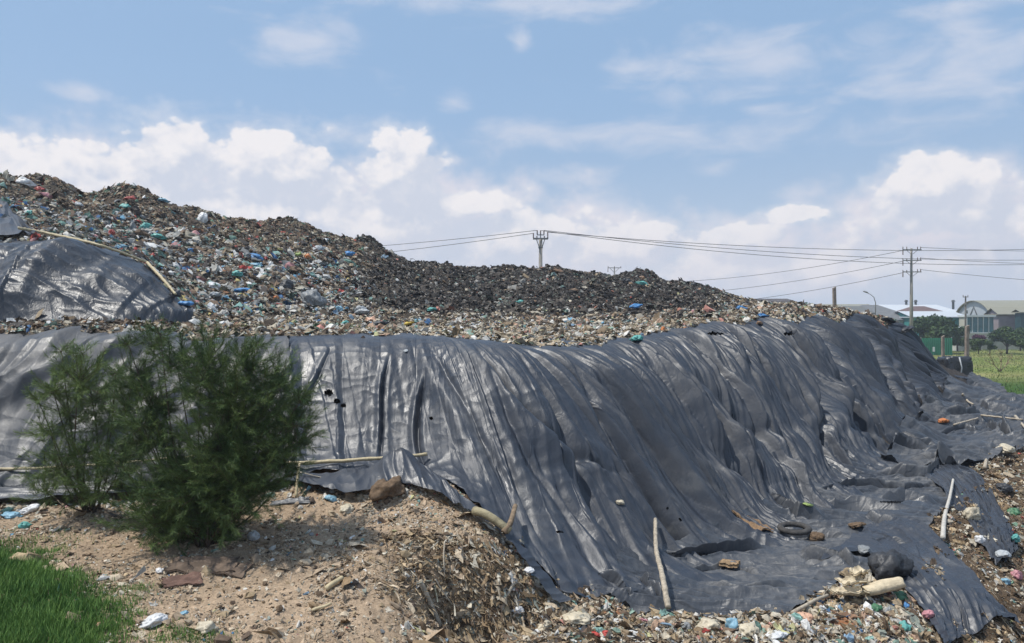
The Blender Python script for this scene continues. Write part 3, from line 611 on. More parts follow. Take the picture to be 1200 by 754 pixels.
def build_tarps():
    # 1. front left sheet
    cur = []
    for i in range(0, 6):
        c, t = RIBS[i]; c2 = np.array(xy(*c)); t2 = np.array(xy(*t)); b = c2 + np.array((0, 1.3)); e = np.array(xy(t[0] - 10, t[1] + 30 - (i > 3) * 16, t[2] - 0.7))
        cur.append([b, c2] + [c2 + (t2 - c2) * f for f in (0.33, 0.66)] + [t2, e])
    def d1(S, T, U, V, X, Y):
        S2 = S + T * 0.75; A, B, C = folds(S2, T, 0.9, 0.65, 1.9, 1, 0.30)
        R, R2 = rumple(S, T, 2, 1.3)
        k = sstep(V, 0.05, 0.4)
        low = sstep(V, 0.55, 0.85)
        return 0.10 * A * (0.35 + k) + 0.20 * k * pleats(S + T * 0.9, T, .55, 3, 1.2, .22) + 0.05 * k * pleats(S + T * .5, T, 1.9, 4, .9, .25) + 0.02 * R * k + 0.10 * low * crumple(S * .7, T, 1.0, 5, 1.8) - 0.08
    sheet('tarpaulin', cur, 900, 420, d1, 'wrinkled shiny grey plastic sheet behind the dark green shrubs at the left', material=m_tarp('tarp_faded', (.050, .053, .060), dust_amt=.4, r0=.42, r1=.60))
    # 2. the long main sheet
    cur = []
    for i in range(4, len(RIBS)):
        c, t = RIBS[i]; c2 = np.array(xy(*c)); t2 = np.array(xy(*t)); dn = (t2 - c2) / np.linalg.norm(t2 - c2)
        bl = 0.9 if i < 15 else 1.2
        b = c2 - dn * bl
        if i <= 7: e = t2 + dn * 0.30
        elif i <= 10: e = t2 + dn * 0.15
        elif i == 11: e = t2 + dn * 0.3
        else: e = t2 + dn * 0.8 + np.array((0.25, 0.0))
        cur.append([b, c2] + [c2 + (t2 - c2) * f for f in (0.25, 0.5, 0.75)] + [t2, e])
    def d2(S, T, U, V, X, Y):
        px = pxof(X, Y)
        lean = 0.04
        S2 = S - T * lean
        right = sstep(X, -1.0, 3.5)
        fr = 0.75 + 0.35 * sstep(X, 3, 9)
        A, B, C = folds(S2 * fr, T, 0.55, 1.0, 2.7, 11, 0.13)
        top = sstep(V, 0.15, 0.36); fade = 1 - 0.45 * sstep(V, 0.80, 0.95)
        amp = (0.12 + 0.88 * top) * fade
        S3 = S2; S2 = S2 + .45 * np.maximum(S2 - 9, 0)
        P1 = pleats(S2, T, .85, 5, .9, .12, 1.5, .45, .20, .075); P2 = pleats(-S2 * 1.0 + .3, T, 1.3, 6, .8, .14, 1.3, .4, .2, .08); P3 = pleats(S2 - .12 * T, T, 3.1, 8, .9, .18, 1.3, .35, .16, .09); P4 = pleats(-S2 - .1 * T, T, 6, 12, .8, .22, 1.2, 0, .14)
        nr = 1 - sstep(X, 9, 20)
        h = amp * ((0.04 + 0.16 * right) * P1 + (0.02 + 0.14 * right) * P2 + (.012 + .065 * right) * P3 + (.004 + .05 * right * nr) * P4 + 0.05 * A + 0.12 * right * noise2(S2 * .9, T * .12, 55)) - .20 * right * amp
        S2 = S3
        # a few deep pleats between lobes of the mound
        for (c0, w0, dp) in []:
            ddd = (S2 - c0 - 0.16 * noise2(T * 0.5, S * 0, 7)) / w0
            h = h - dp * np.exp(-ddd ** 2) * sstep(V, 0.15, 0.4) + dp * 0.5 * np.exp(-((ddd - 1.6) ** 2)) * sstep(V, 0.15, 0.4)
        R, R2 = rumple(S, T, 15, 1.6)
        tk = sstep(V, 0.72, 0.95)
        h = h + tk * (0.04 * R * sstep(R, 0, 1) + 0.02 * R2) + 0.016 * R2 * (1 - right) * top
        tuck = sstep(V, 0.90, 1.0) * sstep(px, 745, 800)
        h = h + traced(X, Y, TRACE_DOWN, True) * (.15 + .85 * top)
        return (h - 0.07) * (1 - tuck) - 0.10 * tuck
    PLEATS = [(0.9, 0.12, 0.10), (2.95, 0.09, 0.15), (3.95, 0.10, 0.18), (7.6, 0.12, 0.14), (8.9, 0.13, 0.20), (10.3, 0.12, 0.24), (11.7, 0.16, 0.30), (13.3, 0.15, 0.26), (15.2, 0.16, 0.28), (17.3, 0.2, 0.3), (19.6, 0.2, 0.3), (22.2, 0.22, 0.3)]
    sheet('tarpaulin', cur, 2500, 500, d2, 'huge dark grey plastic sheet draped over the long mound in the middle', lift=0.07, over=.2,
          streak=.9, holes=[(385, 460, 5, 4), (394, 470, 4, 3), (402, 475, 3.5, 2.5), (505, 490, 2.5, 2), (838, 392, 10, 2), (655, 623, 5, 1.2), (923, 392, 6, 2), (780, 596, 2.5, 1.5), (795, 610, 2.5, 2)])
    # 3. near part of the low terrace
    far_ = [Pz(735, 668), Pz(815, 640), Pz(885, 603), Pz(955, 568), Pz(1015, 538), Pz(1090, 525), Pz(1165, 520)]
    near = [Pz(692, 712), Pz(745, 722), Pz(855, 726), Pz(925, 722), Pz(985, 684), Pz(1050, 660), Pz(1108, 596)]
    cur = [lerp_curve(a, b, (0, .33, .66, 1)) for a, b in zip(far_, near)]
    def d3(S, T, U, V, X, Y):
        R, R2 = rumple(X * 0.55, Y * 0.9, 21, 1.15)
        R3, R4 = rumple(X, Y, 24, 3.2)
        return traced(X, Y, TRACE_FLAT, False) + 0.10 * crumple(X, Y, .8, 22) + .09 * crumple(X, Y, 1.6, 27) + .012 * crumple(X, Y, 3.6, 28) + 0.02 * R3 + 0.010 * R4 + 0.03 * fbm(X * .8, Y * .8, 2, 26) - 0.07
    sheet('tarpaulin', cur, 1100, 620, d3, 'rumpled black sheet lying flat on the near terrace under the old tyre', lift=0.035, over=.12, flat=True, material=m_tarp('tarp_dusty', (.045, .050, .060), (.19, .185, .18), dust_amt=.55, r0=.38, r1=.55), holes=[(806, 650, 24, 1.6), (1045, 588, 14, 1.5)])
    # 4. far part of the terrace
    lft = [Pz(1030, 548), Pz(1060, 512), Pz(1085, 490), Pz(1112, 470), Pz(1128, 459), Pz(1138, 447)]
    rgt = [Pz(1150, 545), Pz(1230, 522), (22.5, 28.0), (25.6, 34.5), (27.2, 40.5), (32.2, 52.6)]
    cur = [lerp_curve(a, b, (0, .33, .66, 1)) for a, b in zip(lft, rgt)]
    def d4(S, T, U, V, X, Y):
        R, R2 = rumple(X * 0.6, Y * 0.55, 31, 1.3); R3, R4 = rumple(X, Y, 34, 2.5)
        return traced(X, Y, TRACE_FLAT, False) + 0.30 * crumple(X, Y, .4, 32, 1.5) + .24 * crumple(X, Y, 1.0, 37, 1.5) + .07 * crumple(X, Y, 2.4, 38) + 0.04 * R3 + 0.05 * fbm(X * .5, Y * .5, 2, 36) - 0.07
    sheet('tarpaulin', cur, 800, 420, d4, 'rumpled grey sheet on the far end of the low terrace beside the green field', lift=0.05, over=.12, flat=True, material=MATS['tarp_dusty'])
    # 5/6. two tongues hanging down the slope at the right
    def d5(S, T, U, V, X, Y):
        A, B, C = folds(S + 0.2 * T, T, 0.3, 2.2, 5.0, 41, 0.16); R, R2 = rumple(X, Y, 44, 2.2)
        return 0.08 * pleats(S + .2 * T, T, 2.2, 42, .7, .15) + .03 * pleats(S, T, 5, 43, .7, .2) + 0.05 * R * sstep(V, .5, 1) + 0.015 * R2 + 0.03
    def hits(*l): return [tuple(hit(a, b)[:2]) for a, b in l]
    L_ = hits((962, 664), (1010, 655), (1046, 684), (1078, 722), (1100, 768))
    Mi = hits((1010, 630), (1048, 648), (1085, 678), (1116, 712), (1128, 752))
    R_ = hits((1060, 612), (1098, 634), (1124, 664), (1150, 700), (1190, 740))
    sheet('tarpaulin', [L_, Mi, R_], 260, 460, d5, 'narrow black sheet tongue drooping over the slope edge at lower right', lift=0.05, edge=0.03)
    L_ = hits((1078, 560), (1105, 580), (1125, 606), (1142, 634), (1163, 668))
    Mi = hits((1100, 550), (1125, 566), (1145, 592), (1163, 625), (1177, 662))
    R_ = hits((1118, 545), (1140, 556), (1160, 580), (1176, 612), (1190, 652))
    sheet('tarpaulin', [L_, Mi, R_], 200, 360, d5, 'short black sheet tongue hanging between two strips of open waste at right', lift=0.05, edge=0.03)
    # 7. upper sheet on the left lobe of the hill
    tp = [(-220, 290, 23.7), (-80, 287, 23.8), (0, 284, 23.9), (60, 281, 23.9), (120, 291, 23.9), (165, 309, 23.7), (192, 333, 23.3), (214, 364, 22.4)]
    bt = [(-220, 379, 19.3), (-80, 379, 19.3), (0, 379, 19.3), (60, 379, 19.3), (120, 379, 19.4), (165, 378, 19.9), (195, 378, 20.4), (222, 378, 21.0)]
    cur = [lerp_curve(xy(*a), xy(*b), (0, .2, .45, .7, 1)) for a, b in zip(tp, bt)]
    def d7(S, T, U, V, X, Y):
        A, B, C = folds(S + T * 0.45, T, 0.9, 0.5, 1.5, 51, 0.35); R, R2 = rumple(S, T, 54, 1.0)
        k = sstep(V, .15, .5)
        return (1 - sstep(V, .85, 1)) * (0.14 * sstep(A, -.4, 1) * (.2 + k) + 0.32 * k * pleats(S + T * .5, T, .30, 9, .7, .22, 1.6, 0, .3) + 0.09 * k * pleats(S + T * .3, T, 1.1, 10, .8, .2, 1.4, 0, .3) + .07 * k * sstep(V, .3, .7) * R + .04 * k * R2) + 0.01 * R * k - 0.07
    sheet('tarpaulin', cur, 620, 360, d7, 'smooth dark sheet with bright folds over the hump at upper left', lift=0.10, material=m_tarp('tarp_glossy', (0.020, 0.024, 0.033), dust_amt=0.15, r0=0.33, r1=0.46, bump=0.55, flow=.4))
    # 8. small sheet above it, at the frame edge
    cur = [hits((-60, 225), (-60, 250), (-60, 284)), hits((-5, 240), (-5, 258), (-2, 285)), hits((12, 252), (18, 266), (28, 283)), hits((26, 270), (36, 278), (48, 285))]
    sheet('tarpaulin', cur, 160, 120, lambda S, T, U, V, X, Y: 0.12 * folds(S, T, .5, .8, 2, 61, .3)[0] + .12, 'corner of a grey sheet on the hill above the bamboo edging at far left', lift=0.1)
    # 9. flap pulled up in front of the bamboo pole, and its skirt
    a = [xy(330, 548, 12.15), xy(400, 552, 12.1), xy(450, 540, 12.1), xy(500, 545, 12.0), xy(560, 600, 11.15), xy(612, 648, 10.65), xy(668, 700, 10.25)]
    b = [xy(350, 562, 11.8), xy(405, 582, 11.4), xy(455, 562, 11.6), xy(520, 585, 11.3), xy(553, 612, 10.95), xy(600, 660, 10.45), xy(650, 708, 10.15)]
    cur = [lerp_curve(p, q, (0, .5, 1)) for p, q in zip(a, b)]
    def d9(S, T, U, V, X, Y):
        px = pxof(X, Y); up = np.exp(-((px - 470) / 26) ** 2) * 0.30 * (1 - V)
        A, B, C = folds(S, T, .3, 2.2, 6, 71, .4)
        return 0.06 * A + 0.02 * B + up + 0.03
    sheet('tarpaulin', cur, 420, 90, d9, 'loose skirt of black sheet bunched below the bamboo pole beside the earth bank', lift=0.06, edge=0.03)
    # 10. grey strip at far left below the shrubs
    a = [xy(-120, 566, 12.3), xy(0, 568, 12.3), xy(90, 566, 12.3), xy(190, 560, 12.3)]; b = [xy(-120, 592, 11.8), xy(0, 590, 11.8), xy(80, 584, 11.9), xy(170, 572, 12.1)]
    sheet('tarpaulin', [lerp_curve(p, q, (0, .5, 1)) for p, q in zip(a, b)], 300, 80, lambda S, T, U, V, X, Y: 0.05 * rumple(S * .5, T * 3, 81, 1.5)[0] + .05,
          'torn strip of sheet on the ground below the bamboo at far left', lift=0.08, edge=0.03)
build_tarps()

# ------------------------------------------------------------------ loose waste: many small pieces merged per area (nobody could count them)
ICO1, ICO2, ICO4 = icosphere(1), icosphere(2), icosphere(4)
def t_scrap(n=4):
    g = np.linspace(-1, 1, n); X, Y = np.meshgrid(g, g, indexing='ij'); v = np.stack([X, Y, X * 0], -1).reshape(-1, 3); q = grid_faces(n, n)
    return v, np.concatenate([q[:, [0, 1, 2]], q[:, [0, 2, 3]]])
def t_strip(n=6):
    v = []; f = []
    for i in range(n):
        t = -1 + 2 * i / (n - 1); v += [(t, -0.07, 0), (t, 0.07, 0.02)]
    for i in range(n - 1): a = 2 * i; f += [(a, a + 2, a + 3), (a, a + 3, a + 1)]
    return np.array(v, float), np.array(f)
def t_stick(n=4):
    v = []; f = []
    for i in range(n):
        t = -1 + 2 * i / (n - 1)
        for k in range(3): a = 2.094 * k; v.append((t, 0.035 * math.cos(a), 0.035 * math.sin(a)))
    for i in range(n - 1):
        for k in range(3):
            a = i * 3 + k; b = i * 3 + (k + 1) % 3; f += [(a, b, b + 3), (a, b + 3, a + 3)]
    return np.array(v, float), np.array(f)
TEMPL = {'lump': ICO1, 'bag': ICO2, 'scrap': t_scrap(4), 'film': t_scrap(7), 'strip': t_strip(), 'stick': t_stick()}
SHAPE = {'film': (1.5, 1.1, 1.0, .10, .6), 'lump': (1, .8, .6, .22, .5), 'bag': (1, .8, .6, .26, .9), 'scrap': (1, .75, .5, .30, .55), 'strip': (1.6, 1.2, 1, .16, .5), 'stick': (1.5, 1, 1, .05, .4)}
def rots(n, r, tilt):
    az = r.random(n) * 6.2832; ta = (r.random(n) - .5) * 2 * tilt; tb = (r.random(n) - .5) * 2 * tilt
    ca, sa, cb, sb, cc, sc = np.cos(az), np.sin(az), np.cos(ta), np.sin(ta), np.cos(tb), np.sin(tb)
    Z = np.zeros(n); O = np.ones(n)
    Rz = np.stack([ca, -sa, Z, sa, ca, Z, Z, Z, O], -1).reshape(n, 3, 3); Ry = np.stack([cb, Z, sb, Z, O, Z, -sb, Z, cb], -1).reshape(n, 3, 3); Rx = np.stack([O, Z, Z, Z, cc, -sc, Z, sc, cc], -1).reshape(n, 3, 3)
    return Rz @ Ry @ Rx
def pieces(pos, size, col, kinds, seed, nrm=None):
    """returns merged V, F, C; kinds: list of (kind, share)"""
    r = np.random.default_rng(seed); n = len(pos); pick = r.random(n); VV = []; FF = []; CC = []; base = 0; c0 = 0
    for kind, share in kinds:
        m = (pick >= c0) & (pick < c0 + share); c0 += share; k = int(m.sum())
        if not k: continue
        v, f = TEMPL[kind]; sx, sy, sz, jit, tilt = SHAPE[kind]
        sc = np.stack([sx * (0.7 + 0.6 * r.random(k)), sy * (0.6 + 0.7 * r.random(k)), sz * (0.5 + 0.8 * r.random(k))], -1)
        q = v[None] + r.normal(0, jit, (k, len(v), 3)); 
        if kind == 'scrap': q[:, :, 2] += 0.45 * np.sin(q[:, :, 0] * 2.5 + r.random((k, 1)) * 6)
        if kind == 'film': ph = r.random((k, 1)) * 6; q[:, :, 2] += 0.32 * np.sin(q[:, :, 0] * 3.1 + ph) + .28 * np.sin(q[:, :, 1] * 3.7 + q[:, :, 0] * 1.5 + ph * 2) + r.normal(0, .10, (k, len(v))); q[:, :, :2] *= (1 + .35 * np.sin(np.arctan2(q[:, :, 1], q[:, :, 0]) * 3 + ph))[..., None]
        if kind in ('strip', 'stick'): q[:, :, 2] += (r.random((k, 1)) - .3) * 0.5 * (1 - v[None, :, 0] ** 2); q[:, :, 1] += (r.random((k, 1)) - .5) * 0.5 * (1 - v[None, :, 0] ** 2)
        q = q * sc[:, None] * size[m][:, None, None]
        q = np.einsum('nij,nvj->nvi', rots(k, r, tilt * 1.3), q)
        if nrm is not None:
            nm = nrm[m]; q = q + 0.0; q[..., 2] += -(nm[:, None, 0] * q[..., 0] + nm[:, None, 1] * q[..., 1]) / np.maximum(nm[:, None, 2], .3) * 0.8
        q = q + pos[m][:, None]
        c = col[m][:, None] * (1 + r.normal(0, .10, (k, len(v), 1)))
        VV.append(q.reshape(-1, 3)); CC.append(c.reshape(-1, 3)); FF.append((f[None] + base + np.arange(k)[:, None, None] * len(v)).reshape(-1, 3)); base += k * len(v)
    return np.concatenate(VV), np.concatenate(FF), np.clip(np.concatenate(CC), 0.004, 0.85)
PAL = {
 'mixed': [((.36, .345, .31), 15), ((.52, .515, .50), 10), ((.26, .215, .155), 18), ((.145, .10, .068), 21), ((.06, .05, .045), 18), ((.11, .19, .16), 6), ((.18, .30, .27), 5), ((.06, .13, .25), 3.2),
           ((.14, .29, .40), 2.0), ((.34, .06, .05), 1.5), ((.38, .2, .2), 1.6), ((.40, .33, .14), .9), ((.20, .205, .205), 13), ((.33, .31, .25), 9), ((.30, .15, .08), .8)],
 'brown': [((.17, .115, .075), 30), ((.08, .06, .045), 24), ((.25, .195, .13), 20), ((.37, .335, .27), 10), ((.045, .04, .036), 14), ((.10, .17, .12), 5), ((.36, .09, .07), 2), ((.12, .2, .2), 2)],
 'dark': [((.028, .025, .023), 42), ((.062, .052, .044), 28), ((.12, .102, .085), 20), ((.24, .23, .21), 7), ((.10, .105, .085), 7), ((.13, .19, .175), 1.5), ((.3, .14, .1), 0.8)],
 'cream': [((.42, .37, .29), 26), ((.33, .265, .185), 22), ((.5, .48, .44), 17), ((.21, .155, .10), 16), ((.10, .08, .06), 9), ((.40, .27, .19), 5), ((.19, .27, .22), 4), ((.17, .25, .33), 2), ((.40, .38, .20), 2), ((.42, .2, .16), 1.5)],
 'soil': [((.345, .262, .183), 40), ((.41, .34, .25), 28), ((.26, .20, .14), 18), ((.47, .42, .34), 7), ((.12, .085, .06), 6), ((.27, .3, .26), 1)],
 'straw': [((.33, .25, .155), 28), ((.20, .14, .082), 34), ((.10, .068, .042), 28), ((.44, .40, .32), 10), ((.20, .22, .19), 4), ((.06, .045, .035), 8)]}
def palette(names, w, r):
    """names list; w (n, k) weights"""
    n = len(w); k = (np.cumsum(w / w.sum(1, keepdims=True), 1) < r.random((n, 1))).sum(1); out = np.zeros((n, 3))
    for i, nm in enumerate(names):
        m = k == i; c = np.array([q[0] for q in PAL[nm]]); p = np.array([q[1] for q in PAL[nm]], float); out[m] = c[r.choice(len(c), m.sum(), p=p / p.sum())]
    return out * (0.78 + 0.5 * r.random((n, 1)))
def field_pts(n, x0, x1, y0, y1, ok, r, power=0.0):
    x = r.uniform(x0, x1, n); y = r.uniform(y0, y1, n); m = ok(x, y)
    if power: m &= r.random(n) < (y0 / y) ** power
    return x[m], y[m]
def emit(name, label, cat, x, y, size, col, kinds, seed, sink=0.25, m=None):
    z = Gs(x, y) + size * (0.5 - sink) * 0.6; pos = np.stack([x, y, z], -1); V, Fc, C = pieces(pos, size, col, kinds, seed, Gn(x, y, 0.3))
    o = link(name, np_mesh(name, V, Fc, False, C), m or m_litter()); tag(o, label, cat, kind='stuff'); return o

def build_litter():
    # the rubbish hill
    r = np.random.default_rng(21)
    def open_(x, y): return (cover_depth(x, y) < 0.02)
    def okh(x, y):
        px = pxof(x, y); g = G(x, y); return open_(x, y) & (px > -60) & (px < 1060) & (g > 3.0) & (seg_dist(x, y, SITE) < -1)
    x, y = field_pts(330000, -34, 22, 20.5, 54, okh, r)
    px = pxof(x, y); zz = G(x, y); py = 377 - F * (zz - 5) / y
    n = fbm(x * .35, y * .35, 3, 200); n2 = fbm(x * 1.1, y * 1.1, 3, 207)
    crestpy = np.interp(px, [0, 150, 250, 420, 480, 640, 860, 1000], [210, 228, 260, 285, 312, 320, 350, 352])
    rel = (py - crestpy) / 60.0                                  # 0 near the crest
    wd = 2.5 * sstep(px + 60 * n, 400, 470) * (1 - sstep(py + 16 * n2, 366, 378)) * (1 - sstep(px, 800, 900)); 
    wb = (1 - wd) * (1 - sstep(rel + 0.7 * n, 0.1, 0.75)) * 1.0
    wc = sstep(py + 10 * n, 362, 378) * 0.8 + sstep(px, 820, 880); wm = np.clip(1 - wd - wb - wc, 0.03, 1); wb = wb * 1.3
    w = np.stack([wm, wb, wd, wc], 1) + 0.02
    size = 0.045 * np.exp(r.normal(0, .52, len(x))) * (1 + 0.45 * (wm > .5)); size = np.clip(size, .02, .22) * (0.65 + 0.35 * sstep(y, 20, 32))
    dense = n2 > -0.9
    col = palette(['mixed', 'brown', 'dark', 'cream'], w, r)
    big = (size > 0.17) & (r.random(len(x)) < .25) & (wd < .5); col[big] = palette(['mixed'], np.ones((big.sum(), 1)), r)
    emit('loose_waste', 'steep hill of mixed loose rubbish, colourful at left and blackened towards the right', 'rubbish', x, y, size, col, [('film', .05), ('bag', .10), ('lump', .32), ('scrap', .33), ('strip', .13), ('stick', .07)], 22, sink=.1)
    # lumps that break the skyline
    def okc(x, y): return okh(x, y) & (np.abs(377 - F * (G(x, y) - 5) / y - np.interp(pxof(x, y), [0, 110, 150, 250, 420, 480, 640, 860, 1000], [212, 236, 229, 261, 286, 312, 320, 352, 352])) < 5)
    # light band between hill and covers
    r = np.random.default_rng(23)
    def oks(x, y):
        px = pxof(x, y); return (cover_depth(x, y) < 0.25) & (px > -60) & (px < 900)
    x, y = field_pts(60000, -15, 10, 15.0, 24, oks, r)
    px = pxof(x, y); w = np.stack([np.clip(1 - sstep(px, 300, 430), .15, 1) * .7, 1 - sstep(px, 330, 420), 0.05 + 0 * x, 0.5 + 1.2 * sstep(px, 220, 400)], 1)
    size = np.clip(0.036 * np.exp(r.normal(0, .5, len(x))), .015, .16); col = palette(['mixed', 'brown', 'dark', 'cream'], w, r)
    emit('loose_waste', 'pale flat band of scraps between the foot of the hill and the plastic sheets', 'rubbish', x, y, size, col, [('film', .05), ('bag', .06), ('lump', .25), ('scrap', .42), ('strip', .14), ('stick', .08)], 24, sink=.1)
    # earth ledge
    r = np.random.default_rng(25)
    def okl(x, y):
        px = pxof(x, y); return (px > -30) & (px < 740) & (cover_depth(x, y) < -0.02) & (y < 12.4)
    x, y = field_pts(150000, -9, 2.2, 7.2, 12.5, okl, r)
    px = pxof(x, y); cl = fbm(x * .8, y * .8, 3, 220); keep = r.random(len(x)) < 0.18 + 0.6 * sstep(cl, -.1, .35) + .35 * (np.abs(px - 590) < 130) ; x, y, px, cl = x[keep], y[keep], px[keep], cl[keep]
    rim = sstep(y, 11.0, 11.9) ; bank = np.exp(-((px - 580) / 75) ** 2) * (y < 10.4)
    w = np.stack([0.5 + 0 * x, .15 + .8 * rim * (cl > 0), bank * 2.2 + .12, .05 + .3 * rim], 1); size = np.clip(0.013 * np.exp(r.normal(0, .55, len(x))), .006, .07) * (1 + .6 * bank + .5 * rim) * np.where(r.random(len(x)) < .012, 3.2, 1)
    col = palette(['soil', 'cream', 'straw', 'mixed'], w, r)
    emit('loose_waste', 'crumbs, straw and scraps strewn over the brown earth ledge in front', 'rubbish', x, y, size, col, [('lump', .34), ('scrap', .30), ('strip', .20), ('stick', .16)], 26, sink=.2)
    # roots and fibres hanging in the slumped bank
    r = np.random.default_rng(27)
    n = 9000; px = r.normal(575, 55, n); py = r.uniform(650, 752, n); pts = []
    x = (px - 600) / F * 9.8; 
    ys = r.uniform(8.9, 10.4, n); x = (px - 600) / F * ys; m = cover_depth(x, ys) < 0; x, ys = x[m], ys[m]
    size = np.clip(0.038 * np.exp(r.normal(0, .45, len(x))), .012, .11); col = palette(['straw', 'soil'], np.stack([np.ones(len(x)), .3 * np.ones(len(x))], 1), r)
    emit('dry_fibres', 'tangle of dry roots and straw hanging in the slumped earth bank', 'roots', x, ys, size, col, [('strip', .5), ('stick', .4), ('scrap', .1)], 28, sink=0)
    # front strip below the near terrace
    r = np.random.default_rng(29)
    near_edge = [(-0.2, 0)] 
    def okf(x, y):
        px = pxof(x, y); d = cover_depth(x, y); return (px > 560) & (px < 1120) & (d < 0.03) & (y < 12.5) & (x > 0.2 - 0.2 * (y - 9))
    x, y = field_pts(52000, -0.4, 6.8, 8.6, 12.4, okf, r)
    w = np.stack([np.ones(len(x)), 0.45 + 0 * x, .45 + 0 * x], 1); size = np.clip(0.023 * np.exp(r.normal(0, .55, len(x))), .008, .08); col = palette(['cream', 'straw', 'mixed'], w, r)
    keep = r.random(len(x)) < .85; x, y, size, col = x[keep], y[keep], size[keep], col[keep]
    emit('loose_waste', 'crumpled paper, plastic and fibre heaped along the bottom edge of the black sheet', 'rubbish', x, y, size, col, [('film', .10), ('bag', .16), ('lump', .16), ('scrap', .34), ('strip', .16), ('stick', .08)], 30, sink=0)
    # open slope at the right
    r = np.random.default_rng(31)
    def okr(x, y):
        px = pxof(x, y); d = cover_depth(x, y); return (px > 1040) & (px < 1240) & (d < 0.05) & (y < 26) & (x > 4.5)
    x, y = field_pts(130000, 4.5, 18, 9.6, 26, okr, r, power=0.8)
    w = np.stack([.75 + 0 * x, 1.5 + 0 * x, .16 + 0 * x, .6 + 0 * x], 1); size = np.clip(0.024 * np.exp(r.normal(0, .5, len(x))), .009, .09) * (y / 13) ** .5; col = palette(['cream', 'straw', 'mixed', 'brown'], w, r)
    emit('loose_waste', 'brown fibrous waste exposed on the slope at the lower right', 'rubbish', x, y, size, col, [('film', .06), ('bag', .07), ('lump', .13), ('scrap', .21), ('strip', .35), ('stick', .18)], 32, sink=0)
build_litter()

def topz(x, y):
    a = np.asarray(x, float); b = np.asarray(y, float); i = np.clip(np.round((a + 34) / .04).astype(int), 0, TOP.shape[0] - 1); j = np.clip(np.round(b / .04).astype(int), 0, TOP.shape[1] - 1)
    return np.maximum(TOP[i, j], Gs(a, b))
def hit(px, py, ymin=6.0, ymax=75.0, lift=0.0):
    Y = np.arange(ymin, ymax, 0.03); x = (px - 600) / F * Y; z = EYE - (py - 377) / F * Y; t = topz(x, Y)
    k = np.nonzero(z <= t + lift)[0]; k = k[0] if len(k) else len(Y) - 1; return Vector((float(x[k]), float(Y[k]), float(t[k])))
# ------------------------------------------------------------------ single pieces one can point at
def blob_mesh(name, size, seed, crease=0.5, sub=ICO4, knot=False, squash=0.7):
    v, f = sub; v = v.copy(); n = noise3(v, 1.3, seed) * .5; c = -np.abs(noise3(v, 2.6, seed + 3)) * crease - np.abs(noise3(v, 6.0, seed + 5)) * crease * .35
    v = v * (1 + n + c + .15)[:, None]
    if knot:
        k = sstep(v[:, 0], .7, 1.15); v[:, 0] += k * .5; v[:, 1] *= 1 - .75 * k; v[:, 2] *= 1 - .75 * k
        tail = sstep(v[:, 0], 1.35, 1.6); v[:, 1] *= 1 + 2.2 * tail; v[:, 2] *= 1 + 1.2 * tail
    v[:, 2] *= squash; v = v * np.array(size); v[:, 2] = np.maximum(v[:, 2], -.35 * size[2])
    return np_mesh(name, v, f, True)
def plastic(name, c, rough=.5): return rough_mat('plastic_' + name, c, rough, .18, 9, .5, 22, .45)
CM = dict(white=(.62, .62, .62), teal=(.10, .33, .30), blue=(.06, .20, .42), lightblue=(.20, .36, .46), red=(.34, .06, .05), pink=(.44, .20, .22), yellow=(.50, .36, .06), orange=(.50, .17, .05),
          peach=(.55, .33, .22), cream=(.50, .44, .33), grey=(.20, .21, .215), dark=(.035, .037, .042), green=(.06, .16, .08), lime=(.26, .34, .10), darkred=(.26, .035, .035), palegrey=(.40, .42, .43), brown=(.20, .12, .07))
def bag(px, py, wpx, hpx, colour, label, cat='plastic bag', name='plastic_bag', group=None, rz=None, knot=True, seed=None, crease=.55, lift=0.0):
    h = hit(px, py + hpx * .30); s = h.y / F; seed = seed if seed is not None else int(px * 7 + py)
    rr = random.Random(seed); me = blob_mesh(name, (wpx * s * .5, wpx * s * .42, hpx * s * .75), seed % 91, crease, knot=knot)
    o = link(name, me, plastic(colour, CM[colour])); z = float(topz(h.x, h.y))
    o.location = (h.x, h.y + .05, max(z, h.z - .05) + .2 * hpx * s + lift); o.rotation_euler = (rr.uniform(-.3, .3), rr.uniform(-.35, .2), rr.uniform(0, 6.28) if rz is None else rz)
    tag(o, label, cat, group); return o
HB = 'bags and scraps showing on the rubbish hill'
